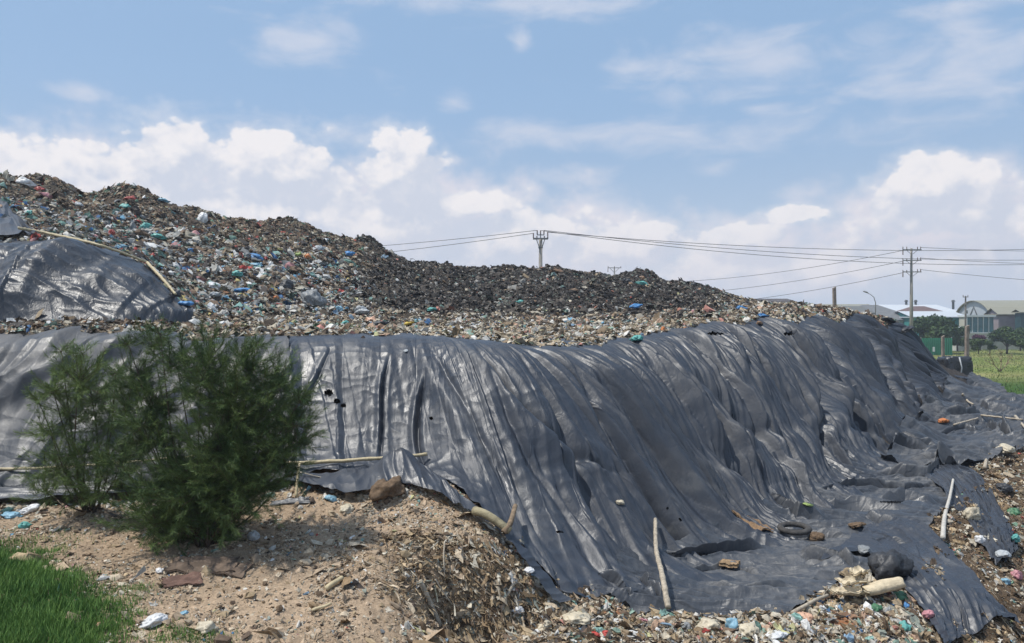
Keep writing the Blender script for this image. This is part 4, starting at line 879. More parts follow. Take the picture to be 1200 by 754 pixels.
for a in [
    (28, 214, 16, 12, 'white', 'translucent white bag poking up on the skyline at far left'), (46, 222, 12, 6, 'red', 'red scrap just right of the white bag on the left skyline'), (55, 230, 13, 7, 'pink', 'pink sheet crumpled below the red scrap on the left skyline'),
    (170, 266, 13, 11, 'teal', 'rounded teal bag high on the hill, left of centre of the coloured slope'), (237, 256, 13, 15, 'white', 'upright white bag just under the skyline at the right shoulder of the hill'),
    (190, 236, 13, 6, 'lightblue', 'light blue bag lying on the skyline of the hill'), (153, 233, 12, 6, 'red', 'red scrap among brown waste on the second bump of the skyline'), (227, 241, 11, 5, 'green', 'dull green bag right below the skyline beside the upright white bag'),
    (146, 242, 12, 6, 'teal', 'dark teal rag under the red scrap on the second bump'), (34, 250, 9, 7, 'teal', 'small teal bag above the bamboo edging at far left'), (91, 240, 12, 7, 'palegrey', 'pale grey bag in the dip between the two skyline bumps'),
    (103, 268, 12, 6, 'blue', 'dark blue pouch above the bamboo pole on the coloured slope'), (130, 273, 8, 9, 'red', 'small red bag standing among pale scraps mid slope'), (178, 300, 5, 7, 'red', 'bright red pouch below the teal bag'),
    (140, 290, 13, 7, 'lightblue', 'flattened light blue bag just above the bamboo pole'), (197, 303, 10, 6, 'cream', 'cream bag right of the bright red pouch'), (156, 283, 10, 7, 'yellow', 'dirty yellow bag above the light blue flattened bag'),
    (184, 278, 16, 8, 'teal', 'wide pale teal sheet in the middle of the coloured slope'), (224, 295, 12, 6, 'blue', 'blue bag left of the yellow bag on the slope'), (272, 300, 11, 6, 'yellow', 'clear yellow bag on the middle of the slope'),
    (300, 302, 14, 8, 'blue', 'bright blue bag with red scrap at its side'), (311, 304, 6, 6, 'red', 'red scrap stuck to the bright blue bag'), (298, 311, 16, 7, 'lightblue', 'light blue sheet spread below the bright blue bag'), (278, 322, 14, 9, 'teal', 'dark teal bag under the yellow bag'),
    (360, 301, 9, 8, 'orange', 'orange bag high in the middle of the slope'), (408, 297, 13, 6, 'blue', 'deep blue sheet near the dark part of the hill'), (398, 318, 7, 5, 'darkred', 'dark red pouch right of centre on the slope'), (348, 298, 12, 5, 'lime', 'lime bag beside the orange bag'),
    (372, 292, 14, 9, 'palegrey', 'pale grey bag beneath the skyline, above the orange bag'), (366, 350, 30, 22, 'grey', 'large round grey sack low on the hill'), (322, 350, 9, 6, 'orange', 'orange-red scrap left of the large round grey sack'),
    (335, 336, 15, 14, 'dark', 'black bag above the large grey sack'), (397, 363, 10, 9, 'lightblue', 'sky blue bag at the foot of the hill'), (424, 365, 18, 11, 'palegrey', 'puffy pale bag at the foot of the hill'), (434, 375, 13, 8, 'peach', 'peach coloured bag under the puffy pale bag'),
    (404, 379, 10, 6, 'teal', 'small teal bag at the very foot of the hill'), (443, 380, 20, 7, 'dark', 'black rag at the foot beside the peach bag'), (476, 381, 14, 5, 'yellow', 'yellow bag at the foot below the dark slope'), (490, 377, 12, 6, 'lightblue', 'light blue bag right of the yellow bag at the foot'),
    (458, 383, 12, 5, 'lime', 'yellow-green scrap left of the yellow bag at the foot'), (505, 363, 14, 5, 'teal', 'teal strip lying on the dark slope'), (611, 354, 9, 5, 'teal', 'faint teal bag at the left of the blackened slope'),
    (744, 359, 12, 6, 'blue', 'blue bag alone on the blackened slope'), (753, 333, 13, 7, 'teal', 'teal sheet on the skyline bump right of the small far pole'), (755, 326, 13, 5, 'brown', 'rusty brown sheet over the teal one on the skyline bump'),
    (777, 386, 6, 6, 'orange', 'tiny orange scrap in the pale band'), (747, 397, 14, 8, 'teal', 'teal rag at the edge of the covers below the blackened slope'), (734, 329, 10, 6, 'dark', 'black sack on the skyline just right of the small far pole'),
    (653, 319, 16, 7, 'brown', 'brown sack on the skyline right of the concrete pole'), (813, 334, 6, 6, 'dark', 'small black knot of plastic sticking up near the end of the hill'), (868, 362, 10, 7, 'blue', 'blue bag at the right end of the hill'),
    (893, 370, 11, 5, 'blue', 'dark blue sheet at the edge of the right cover'), (891, 380, 9, 5, 'brown', 'brown pouch with orange inside lying on the cover edge'), (205, 345, 12, 9, 'dark', 'black bag beside the right end of the upper sheet'),
    (250, 346, 11, 7, 'palegrey', 'pale bottle-like bag near the foot of the coloured slope'), (285, 347, 14, 5, 'yellow', 'bright yellow sheet near the foot of the coloured slope'), (283, 341, 18, 7, 'blue', 'pair of blue bags above the bright yellow sheet'),
    (216, 356, 16, 7, 'blue', 'blue bag near the lower corner of the upper sheet'), (250, 335, 16, 8, 'white', 'white sheet left of the blue pair')]:
    bag(*a, group=HB)
GB = 'litter lying around the near ground'
for a in [
    (33, 598, 20, 10, 'white', 'white plastic sheet lying on the ground at far left'), (12, 605, 22, 6, 'lightblue', 'pale blue bag at the left edge above the grass'), (112, 590, 14, 7, 'palegrey', 'grey plastic scrap under the left shrub'),
    (26, 617, 14, 10, 'teal', 'pale teal scrap above the grass at far left'), (177, 731, 30, 15, 'white', 'crumpled white bag beside the grass at lower left'), (240, 738, 24, 14, 'cream', 'cream paper crumpled at the bottom near the brown rag'),
    (213, 722, 11, 5, 'lightblue', 'pale blue plastic next to the white bag'), (140, 688, 10, 5, 'cream', 'cream scrap on the bare soil right of the grass'), (186, 671, 12, 8, 'white', 'two-lobed white foam piece at the left of the brown rag'),
    (112, 737, 12, 7, 'peach', 'peach coloured wrapper in the grass'), (296, 630, 14, 14, 'palegrey', 'pale blue-grey bag right of the big shrub'), (388, 586, 15, 7, 'lightblue', 'bluish white bag below the bamboo pole'),
    (404, 597, 20, 9, 'cream', 'cream boot-like scrap on the ledge behind the bare earth'), (455, 575, 44, 24, 'brown', 'round brown sack bulging out below the loose black skirt'),
    (541, 645, 10, 5, 'blue', 'bright blue scrap at the top of the slumped bank'), (620, 676, 13, 5, 'white', 'white scrap on the slumped bank near the black sheet'), (605, 719, 18, 9, 'white', 'white paper at the base of the slumped bank'),
    (545, 727, 15, 9, 'cream', 'pale crumpled paper below the hollow in the bank'), (675, 727, 34, 12, 'cream', 'long cream bag along the front edge of the black sheet'), (640, 737, 20, 12, 'cream', 'cream bag at the bottom edge left of the long cream bag'),
    (859, 736, 13, 19, 'lightblue', 'bright turquoise rag at the front edge of the black sheet', ), (831, 735, 26, 15, 'cream', 'cream bag left of the turquoise rag'), (754, 731, 12, 6, 'pink', 'pink scrap at the foot of the leaning bamboo stick'),
    (805, 737, 14, 10, 'grey', 'grey bag between the leaning bamboo stick and the turquoise rag'), (880, 740, 24, 14, 'cream', 'beige bag right of the turquoise rag'), (910, 747, 30, 9, 'white', 'white sheet at the bottom edge under the driftwood stick'),
    (945, 727, 22, 14, 'peach', 'pinkish bag beside the driftwood stick'), (1027, 716, 17, 14, 'green', 'dark green bag under the folded cream mat'), (1062, 738, 17, 13, 'teal', 'teal bag in the heap below the cream mat'),
    (1064, 713, 9, 10, 'blue', 'small blue bag above the teal one'), (1090, 722, 12, 10, 'pink', 'faded red bag beside the sheet tongue'), (1055, 700, 20, 8, 'green', 'green strip just below the end of the cream mat'),
    (1141, 603, 16, 17, 'cream', 'pale lumpy sack at the edge between the sheet and the open waste'), (1177, 652, 18, 7, 'palegrey', 'pale grey bag at the tip of the short sheet tongue'), (1193, 677, 12, 12, 'pink', 'pale pink bag on the open slope at the right edge'),
    (1180, 683, 10, 9, 'lightblue', 'bluish bottle-like scrap at the left of the pale pink bag'), (1150, 635, 10, 10, 'white', 'white scrap stuck in the brown fibres'), (1192, 630, 10, 9, 'teal', 'teal bag at the right edge of the open slope'),
    (1190, 601, 14, 10, 'green', 'green bag among dark waste at the right edge'), (1178, 573, 16, 12, 'dark', 'black bag on the upper part of the open slope'), (1180, 533, 18, 9, 'cream', 'cream bag at the top of the open slope'),
    (958, 630, 16, 11, 'brown', 'small brown bundle lying on the sheet right of the tyre'), (1005, 616, 20, 6, 'brown', 'flat brown scrap lying in a fold of the terrace sheet'), (948, 598, 12, 4, 'lime', 'small yellowish leaf-like scrap on the terrace sheet'),
    (1015, 650, 16, 8, 'grey', 'faint grey lump pushing up under the terrace sheet'), (1045, 668, 46, 36, 'dark', 'bulging black bag standing behind the cream mat'), (1106, 495, 12, 6, 'orange', 'small rusty scrap at the toe of the mound'),
    (727, 592, 10, 6, 'cream', 'small cream scrap caught high on the main sheet'), (475, 412, 7, 3, 'palegrey', 'tiny pale scrap near the top of the main sheet')]:
    _o = bag(*a[:6], name='litter_item', cat='litter', group=GB, knot=False)
    if a[4] == 'brown': _o.data.materials.clear(); _o.data.materials.append(rough_mat('sacking', (.15, .105, .07), .95, .3, 14, .6, 70, .1))

def at(px, py, lift=0.0):
    h = hit(px, py); return Vector((h.x, h.y, h.z + lift))
M_bamboo = rough_mat('bamboo', (.48, .40, .25), .55, .2, 14, .3, 60, .35); M_drift = rough_mat('dry_wood', (.40, .345, .27), .85, .3, 20, .5, 90); M_wood = rough_mat('old_wood', (.22, .16, .105), .9, .35, 10, .6, 50)
def pole(name, pts, rad, label, cat, m, group=None, nodes=True, taper=.75):
    """a bamboo or branch: joints every so often, slightly crooked"""
    pts = [Vector(p) for p in pts]; P_ = np.array([p[:] for p in pts]); L = sum((pts[i + 1] - pts[i]).length for i in range(len(pts) - 1)); n = max(10, int(L / .07))
    ts = np.linspace(0, len(pts) - 1, n); q = catmull(P_, ts) if len(pts) > 2 else P_[0] + (P_[1] - P_[0]) * ts[:, None]; mb = MB(); rd = []
    for i in range(n):
        r_ = rad * (1 - (1 - taper) * i / n); 
        if nodes and i % 4 == 0 and 0 < i < n - 1: r_ *= 1.18
        rd.append(r_); q[i] += np.array([0, 0, .004]) * math.sin(i * .9)
    mb.tube([tuple(a) for a in q], rd, 9); o = mb.build(name, m, smooth=True, loc=tuple(pts[0])); tag(o, label, cat, group); return o
def tarp_pt(px, py, dy=0.10): # a point a little in front of the sheet seen there
    dy *= .4; h = hit(px, py); n = Gn(np.array([h.x]), np.array([h.y]))[0]; return Vector((h.x + n[0] * dy, h.y + n[1] * dy, h.z + n[2] * dy))
BG = 'bamboo poles weighing down the sheets'
pole('bamboo_pole', [tarp_pt(305, 549, .16), tarp_pt(400, 545, .16), tarp_pt(502, 538, .15)], .033, 'long straight bamboo pole across the bottom of the sheet right of the shrubs', 'bamboo pole', M_bamboo, BG)
pole('bamboo_pole', [tarp_pt(-30, 556, .2), tarp_pt(80, 553, .2), tarp_pt(230, 541, .2)], .024, 'thin bamboo pole across the bottom of the sheet behind the shrubs', 'bamboo pole', M_bamboo, BG)
pole('bamboo_pole', [tarp_pt(22, 272, .3), tarp_pt(60, 279, .3), tarp_pt(115, 293, .3), tarp_pt(172, 312, .3)], .045, 'long bamboo pole along the top edge of the upper sheet', 'bamboo pole', M_bamboo, BG)
pole('bamboo_pole', [tarp_pt(170, 312, .3), tarp_pt(188, 332, .3), tarp_pt(203, 350, .3)], .045, 'short bamboo pole down the right edge of the upper sheet', 'bamboo pole', M_bamboo, BG)
for a, b, lb in [((0, 240), (14, 256), 'x')]: pass
pole('bamboo_stick', [at(783, 722, .05), at(776, 685, .12), at(769, 655, .14), at(768, 617, .12)], .042, 'crooked bamboo stick leaning on the front of the terrace sheet', 'stick', M_drift, taper=.7)
pole('branch', [at(1105, 635, .06), at(1107, 612, .09), at(1113, 588, .09), at(1117, 566, .07)], .045, 'pale curved branch lying near the right edge of the terrace sheet', 'branch', rough_mat('pale_wood', (.50, .47, .42), .8, .2, 20, .4, 60), nodes=False, taper=.6)
pole('branch', [at(1154, 552, .08), at(1154, 552, .08) + Vector((.35, .5, .12))], .05, 'short pale stick at the top of the open slope', 'branch', M_drift, nodes=False)
pole('branch', [at(928, 723, .04), at(950, 715, .08), at(970, 706, .09)], .028, 'grey driftwood stick poking out under the cream mat', 'branch', M_drift, nodes=False)
pole('branch', [at(1118, 502, .06), at(1146, 493, .06)], .04, 'thin pale stick on the far terrace near the mound toe', 'branch', M_drift, nodes=False)
pole('branch', [at(1150, 489, .06), at(1198, 494, .06)], .04, 'thin stick lying level on the far terrace at the right', 'branch', M_drift, nodes=False)
pole('branch', [at(1190, 490, .06), at(1204, 508, .06)], .05, 'pale stick at the right frame edge on the far terrace', 'branch', M_drift, nodes=False)
pole('branch', [at(1128, 466, .1), at(1134, 474, .15), at(1140, 479, .1)], .05, 'small stick leaning at the end of the mound', 'branch', M_drift, nodes=False)
pole('wooden_stake', [at(556, 604, .06), at(575, 615, .09), at(598, 630, .06)], .065, 'thick weathered log half buried where sheet meets earth bank', 'log', rough_mat('log', (.27, .235, .15), .85, .35, 9, .6, 50), nodes=False, taper=.8)
pole('wooden_stake', [at(590, 634, .0), at(598, 624, .12), at(604, 612, .22)], .045, 'short broken brown stick standing at the end of the log', 'stick', M_wood, nodes=False)
pole('wooden_stake', [at(347, 584, .0), at(349, 575, .1), at(351, 560, .2)], .022, 'small yellowish peg below the bamboo pole near the shrub', 'stick', M_bamboo, nodes=False)
pole('branch', [at(515, 738, .0), at(500, 705, .06), at(492, 690, .1)], .04, 'weathered stub of wood sticking out of the left side of the bank', 'branch', M_drift, nodes=False)
pole('branch', [at(588, 722, .0), at(592, 708, .06), at(603, 694, .1)], .028, 'forked pale root at the middle of the slumped bank', 'branch', M_drift, nodes=False)
pole('branch', [at(521, 645, .1), at(520, 665, .14), at(521, 690, .12)], .010, 'thin pale root hanging straight down over the hollow', 'root', M_drift, nodes=False)
pole('branch', [at(510, 690, .1), at(518, 710, .12), at(530, 722, .08)], .012, 'thin curved root crossing the lower hollow', 'root', M_drift, nodes=False)
pole('wooden_stake', [at(382, 694, .03), at(392, 688, .05), at(401, 683, .05)], .035, 'flat splinter of wood on the bare earth', 'splinter', M_bamboo, nodes=False)
pole('wooden_stake', [at(366, 719, .02), at(378, 716, .04), at(388, 713, .04)], .02, 'thin splinter of wood low on the bare earth', 'splinter', M_bamboo, nodes=False)

def tyre():
    h = hit(931, 624); R, r = .245, .062; vs = []; N_, M_ = 64, 16
    for i in range(N_):
        a = 2 * math.pi * i / N_
        for k in range(M_):
            b = 2 * math.pi * k / M_; rr = R + r * math.cos(b) * (1.0 if math.cos(b) > 0 else .9); zz = r * .82 * math.sin(b)
            if math.cos(b) > .55 and (i % 2): rr += .007
            vs.append((rr * math.cos(a), rr * math.sin(a), zz))
    fs = [(i * M_ + k, ((i + 1) % N_) * M_ + k, ((i + 1) % N_) * M_ + (k + 1) % M_, i * M_ + (k + 1) % M_) for i in range(N_) for k in range(M_)]
    o = link('tyre', poly_mesh('tyre', vs, fs, True), rough_mat('rubber', (.055, .052, .05), .8, .3, 12, .3, 60, .3)); o.location = (h.x, h.y, float(np.max(topz(h.x + .24 * np.cos(np.arange(12) / 2), h.y + .24 * np.sin(np.arange(12) / 2)))) + .03); o.rotation_euler = (.05, -.05, .3)
    tag(o, 'old motorbike tyre lying flat on the terrace sheet', 'tyre')
tyre()
def slab(px, py, wpx, dpx, th, m, label, name, cat, rz=0, seed=1, bend=.25):
    """flat torn piece (card, wood, cloth) with thickness and an uneven outline"""
    h = hit(px, py); s = h.y / F; n = 26; cr, sr = math.cos(rz), math.sin(rz); g = np.linspace(-1, 1, n); X, Y = np.meshgrid(g, g, indexing='ij'); w = wpx * s / 2; d = dpx * s / 2 * 2.6
    e = 1 - .16 * (1 + noise2(X * 1.5 + seed, Y * 1.5, seed)); k = np.maximum(np.abs(X), np.abs(Y)); XX = X * w * (1 + (e - 1) * k); YY = Y * d * (1 + (e - 1) * k)
    Z = bend * w * fbm(X * 1.2 + seed, Y * 1.2, 4, seed) + .03 * noise2(X * 4, Y * 4, seed) * w
    top = np.stack([XX, YY, Z + th], -1).reshape(-1, 3); bot = np.stack([XX, YY, Z], -1).reshape(-1, 3); q = grid_faces(n, n); V = np.concatenate([top, bot]); Fs = [tuple(a) for a in q] + [tuple(a[::-1] + n * n) for a in q]
    rim = [i * n for i in range(n)] + [(n - 1) * n + j for j in range(1, n)] + [i * n + n - 1 for i in range(n - 2, -1, -1)] + [j for j in range(n - 2, 0, -1)]
    for i in range(len(rim)): a, b = rim[i], rim[(i + 1) % len(rim)]; Fs.append((a, b, b + n * n, a + n * n))
    wx, wy = h.x + V[:, 0] * cr - V[:, 1] * sr, h.y + V[:, 0] * sr + V[:, 1] * cr
    zz = np.mean([topz(wx + a, wy + b) for a, b in ((0, 0), (.12, 0), (-.12, 0), (0, .12), (0, -.12), (.22, .1), (-.22, -.1), (.1, -.2), (-.1, .2))], 0); V = np.stack([wx - h.x, wy - h.y, zz - h.z + .02 + np.maximum(V[:, 2], 0) * .8], -1)
    o = link(name, poly_mesh(name, V, Fs, True), m); o.location = h; tag(o, label, cat); return o
M_burlap = rough_mat('burlap', (.235, .15, .085), .9, .3, 25, .6, 90)
slab(884, 613, 40, 16, .03, M_burlap, 'torn rusty brown mat lying on the slope of the terrace sheet', 'brown_mat', 'mat', .3, 3)
slab(855, 661, 24, 9, .07, rough_mat('wood_chunk', (.28, .19, .11), .85, .35, 16, .6, 60), 'brown splintered chunk of wood lying on the terrace sheet', 'wood_chunk', 'wood chunk', -.4, 5, .12)
slab(238, 666, 92, 15, .025, rough_mat('brown_cloth', (.135, .10, .075), .9, .25, 8, .5, 60), 'crumpled dark brown cloth lying on the soil below the shrub', 'brown_cloth', 'cloth', .12, 7, .22)
slab(213, 683, 50, 12, .02, rough_mat('brown_cloth_fold', (.15, .09, .07), .9, .25, 8, .5, 60), 'reddish brown rag folded in front of the dark brown cloth', 'brown_rag', 'rag', .5, 9, .22)
slab(275, 672, 30, 16, .02, MATS['brown_cloth'], 'stiff upturned corner piece of dark cloth at the right end of the brown cloth', 'brown_cloth', 'cloth', 1.3, 12, .4)
slab(340, 590, 56, 4, .02, m_tarp(), 'narrow black strip lying on the soil right of the shrub', 'plastic_strip', 'plastic strip', -.05, 11, .12)

def mat_roll():
    """the rolled and folded cream foam mat"""
    m = rough_mat('cream_foam', (.56, .47, .33), .9, .2, 9, .6, 40)
    b = at(1020, 702); root = empty('foam_mat', b, 'folded cream foam mat with a fat rolled end on the edge of the terrace sheet', 'foam mat')
    def part(name, pts, rad, fl=.6, seed=0):
        mb = MB(); n = 22; P_ = np.array(pts, float); q = catmull(P_, np.linspace(0, len(P_) - 1, n)); rr = np.interp(np.linspace(0, 1, n), np.linspace(0, 1, len(rad)), rad); vs = []
        for i in range(n):
            t = q[min(i + 1, n - 1)] - q[max(i - 1, 0)]; t /= np.linalg.norm(t); s_ = np.cross(t, (0, 0, 1)); s_ /= np.linalg.norm(s_); u = np.cross(s_, t)
            for k in range(18):
                a = 2 * math.pi * k / 18; j = 1 + .10 * float(noise2(np.array([i * .35]), np.array([k * .5 + seed]), 5)); ca, sa = math.cos(a), math.sin(a); ca = math.copysign(abs(ca) ** .55, ca); sa = math.copysign(abs(sa) ** .45, sa); j *= 1 + .12 * float(noise2(np.array([i * .9 + seed]), np.array([k * .2]), 6)); vs.append(q[i] + (s_ * ca + u * sa * fl) * rr[i] * j)
        fs = [(i * 18 + k, i * 18 + (k + 1) % 18, (i + 1) * 18 + (k + 1) % 18, (i + 1) * 18 + k) for i in range(n - 1) for k in range(18)] + [tuple(range(18))[::-1], tuple((n - 1) * 18 + k for k in range(18))]
        o = link(name, poly_mesh(name, vs, fs, True), m, root); return o
    s = b.y / F
    def L(px, up, dy=0): return ((px - 1020) * s, dy, up * s)
    rr = np.random.default_rng(4)
    def plate(name, c, wx, wy, amp, rot, seed, th=.022):
        n, k = 40, 16; U, V_ = np.meshgrid(np.linspace(-1, 1, n), np.linspace(-1, 1, k), indexing='ij'); e = 1 - .22 * (1 + noise2(U * 2 + seed, V_ * 2, seed)) * np.maximum(np.abs(U), np.abs(V_)); x = U * wx * e; y = V_ * wy * e
        z = amp * (.7 * noise2(U * 1.6 + seed, V_ * 1.1, seed + 1) + .45 * (1 - np.abs(noise2(U * 3.2, V_ * 1.8 + seed, seed + 2)) * 2)) + .05 * (V_ ** 2); q = np.array(P3(x, y, z, rot, c)); t = q + np.array([0, 0, th])
        V = np.concatenate([t.reshape(-1, 3), q.reshape(-1, 3)]); g = grid_faces(n, k); fs = [tuple(a) for a in g] + [tuple(a[::-1] + n * k) for a in g]; rim = [a * k for a in range(n)] + [(n - 1) * k + b_ for b_ in range(1, k)] + [a * k + k - 1 for a in range(n - 2, -1, -1)] + [b_ for b_ in range(k - 2, 0, -1)]
        for a in range(len(rim)): p0, p1 = rim[a], rim[(a + 1) % len(rim)]; fs.append((p0, p1, p1 + n * k, p0 + n * k))
        return link(name, poly_mesh(name, V, fs, True), m, root)
    def P3(x, y, z, rot, c): a = math.cos(rot); b_ = math.sin(rot); return np.stack([c[0] + x * a - y * b_, c[1] + x * b_ + y * a, c[2] + z], -1)
    def roll(name, p0, p1, r0, turns=2.2):
        n, k = 26, 46; vs = []; p0, p1 = np.array(p0), np.array(p1); ax = (p1 - p0) / np.linalg.norm(p1 - p0); sd = np.cross(ax, (0, 0, 1)); sd /= np.linalg.norm(sd); up = np.cross(sd, ax)
        for i in range(n):
            t = i / (n - 1); c = p0 + (p1 - p0) * t
            for j in range(k):
                a = j / (k - 1) * turns * 6.283; r_ = r0 * (.38 + .62 * j / (k - 1)) * (1 + .10 * float(noise2(np.array([t * 3.]), np.array([a * .4]), 8))) * (1 + .12 * math.sin(t * 3.1)); fl = .62
                vs.append(c + sd * math.cos(a) * r_ + up * math.sin(a) * r_ * fl + ax * .025 * math.sin(a * 1.7 + t))
        me = poly_mesh(name, vs, [tuple(q) for q in grid_faces(n, k)], True); o = link(name, me, m, root); md = o.modifiers.new('thick', 'SOLIDIFY'); md.thickness = .016; return o
    roll('rolled_end', L(1010, 10, -.04), L(1056, 19, .02), .14); plate('flat_fold', L(990, 9, -.16), .30, .13, .035, .05, 2); plate('flat_fold', L(1000, 17, .0), .24, .13, .04, .22, 5); plate('flat_fold', L(1012, 25, .12), .17, .12, .04, .5, 9)
mat_roll()
slab(998, 676, 30, 10, .03, rough_mat('dirty_card', (.25, .19, .12), .9, .3, 14, .5, 60), 'crumpled dirty brown card behind the folded cream mat', 'brown_card', 'card', .2, 14, .5)
slab(998, 722, 50, 8, .02, rough_mat('rust_sheet', (.22, .13, .08), .8, .4, 6, .4, 40), 'stained brown sheet below the grey driftwood stick', 'stained_sheet', 'sheet', .1, 15, .2)
slab(986, 734, 28, 9, .02, rough_mat('rust_card', (.27, .12, .055), .85, .35, 10, .4, 40), 'rust coloured card under the stained brown sheet', 'rust_card', 'card', .2, 16, .2)
# ------------------------------------------------------------------ shrubs, grass
def casuarina(name, label, base, clumps, Y0, seed, cols=(0, 1), dens=1.0):
    r = np.random.default_rng(seed); rr = random.Random(seed); root = empty(name, base, label, 'shrub', 'dark green feathery shrubs'); b = Vector(base); mb = MB(); A = []; B = []; Wd = []; Cc = []
    hub = b + Vector((0, 0, .35))
    for (px, py, rp) in clumps:
        y = Y0 + rr.uniform(-.35, .35) * min(1.0, rp / 40) * 1.2; c = Vector(P(px, py, y)); R = rp * y / F
        s0 = b + Vector((rr.uniform(-.10, .10), rr.uniform(-.10, .10), 0)); mid = s0.lerp(c, .5) + Vector((rr.uniform(-.08, .08), rr.uniform(-.1, .1), rr.uniform(-.15, .02)))
        q = catmull(np.array([s0[:], mid[:], c[:]]), np.linspace(0, 2, 9)); mb.tube([tuple((Vector(a) - b)) for a in q], [.020, .018, .016, .013, .011, .009, .008, .006, .005], 6)
        nt = int((12 + 46 * (R / .5) ** 1.6) * dens)
        for _ in range(nt):
            d = Vector((rr.gauss(0, 1), rr.gauss(0, 1), rr.gauss(.22, .8))).normalized(); L = R * rr.uniform(.6, 1.35); o0 = c + Vector((rr.gauss(0, 1), rr.gauss(0, 1), rr.gauss(0, 1))) * R * .22
            # twig bends upwards, whip-like needles stand off it
            k = int(max(10, L / .0036)); t = r.random(k) ** .8; P0 = np.array(o0[:])[None] + np.array(d[:])[None] * (t * L)[:, None]; P0[:, 2] += .25 * L * t * t
            nd = np.array(d[:])[None] * 1.15 + np.array([[0, 0, .22]]) + r.normal(0, .55, (k, 3)); nd /= np.linalg.norm(nd, axis=1, keepdims=True); ln = r.uniform(.05, .13, (k, 1))
            P1 = P0 + nd * ln; A.append(P0); B.append(P1); Cc.append(np.full(k, rr.uniform(*cols)) + r.normal(0, .13, k)); Wd.append(r.uniform(.0014, .0030, k))
            if rr.random() < .5:
                e = o0 + d * L; mb.tube([tuple(c - b), tuple(o0 + d * L * .5 - b), tuple(e + Vector((0, 0, .25 * L)) - b)], [.004, .003, .0015], 4, cap=False)
    mb.build('branches', rough_mat('bark', (.085, .062, .045), .9, .3, 20, .4, 60), root, True)
    A = np.concatenate(A); B = np.concatenate(B); Wd = np.concatenate(Wd); Cc = np.clip(np.concatenate(Cc), 0, 1); n = len(A); D = B - A; sd = np.cross(D, r.normal(0, 1, (n, 3))); sd /= np.linalg.norm(sd, axis=1, keepdims=True) + 1e-9
    M = A + D * .5 + np.array([[0, 0, -.006]]); V = np.stack([A, M + sd * Wd[:, None], B, M - sd * Wd[:, None]], 1).reshape(-1, 3) - np.array(b[:]); Fc = np.arange(n * 4).reshape(n, 4)
    o = link('foliage', np_mesh('foliage', V, Fc, True, np.repeat(Cc, 4)[:, None] * np.ones((1, 3))), m_leaf('needles', (.028, .062, .020), (.145, .205, .062)), root)
    return root
casuarina('shrub', 'big dark feathery shrub on the soil in front of the sheet', hit(240, 640), [(270, 470, 55), (318, 485, 42), (328, 452, 30), (235, 450, 36), (208, 432, 30), (180, 408, 24), (245, 420, 30), (290, 436, 34), (262, 530, 58), (215, 580, 56),
    (182, 608, 38), (246, 596, 56), (296, 570, 38), (328, 528, 32), (185, 572, 36), (345, 500, 24), (352, 470, 16), (150, 402, 12), (160, 440, 20), (196, 626, 22), (225, 612, 34), (268, 610, 30), (190, 480, 24), (290, 505, 44), (165, 520, 24), (140, 545, 24), (188, 392, 12), (300, 405, 10), (340, 548, 26), (238, 575, 46), (275, 570, 44), (215, 605, 44), (285, 540, 40), (352, 520, 20), (178, 470, 26), (168, 500, 26), (160, 455, 20), (190, 520, 26), (150, 480, 22)],
    10.3, 3, (0.05, .8), 1.3)
casuarina('shrub', 'smaller lighter green feathery shrub at the left of the big one', hit(107, 600), [(92, 448, 36), (62, 458, 22), (112, 470, 36), (128, 492, 30), (82, 486, 34), (100, 530, 36), (66, 548, 34), (124, 565, 34), (72, 412, 9), (148, 530, 24), (60, 510, 20), (92, 572, 34), (55, 578, 20), (136, 438, 14), (45, 470, 10), (97, 415, 12)],
    11.0, 4, (.5, 1.0), .95)

def blades(name, label, x, y, hgt, wid, c, seed, m, z0=None, lean=.5):
    r = np.random.default_rng(seed); n = len(x); z = Gs(x, y) - .01 if z0 is None else z0; a = r.random(n) * 6.283; ln = r.random(n) * lean * hgt; w = wid * (.6 + .8 * r.random(n)); ex, ey = np.cos(a), np.sin(a); b = a + 1.57 + r.normal(0, .5, n); wx, wy = np.cos(b) * w, np.sin(b) * w
    rows = []
    for t, k in ((0, 1.), (.5, .8), (1., .08)):
        cx = x + ex * ln * t * t; cy = y + ey * ln * t * t; cz = z + hgt * (t - .18 * t * t)
        rows += [np.stack([cx - wx * k, cy - wy * k, cz], -1), np.stack([cx + wx * k, cy + wy * k, cz], -1)]
    V = np.stack(rows, 1).reshape(-1, 3); base = np.arange(n)[:, None] * 6; Fc = np.concatenate([base + np.array([[0, 1, 3, 2]]), base + np.array([[2, 3, 5, 4]])]); C = np.repeat(c, 6)[:, None] * np.ones((1, 3))
    o = link(name, np_mesh(name, V, Fc, True, C), m); tag(o, label, 'grass', kind='stuff'); return o
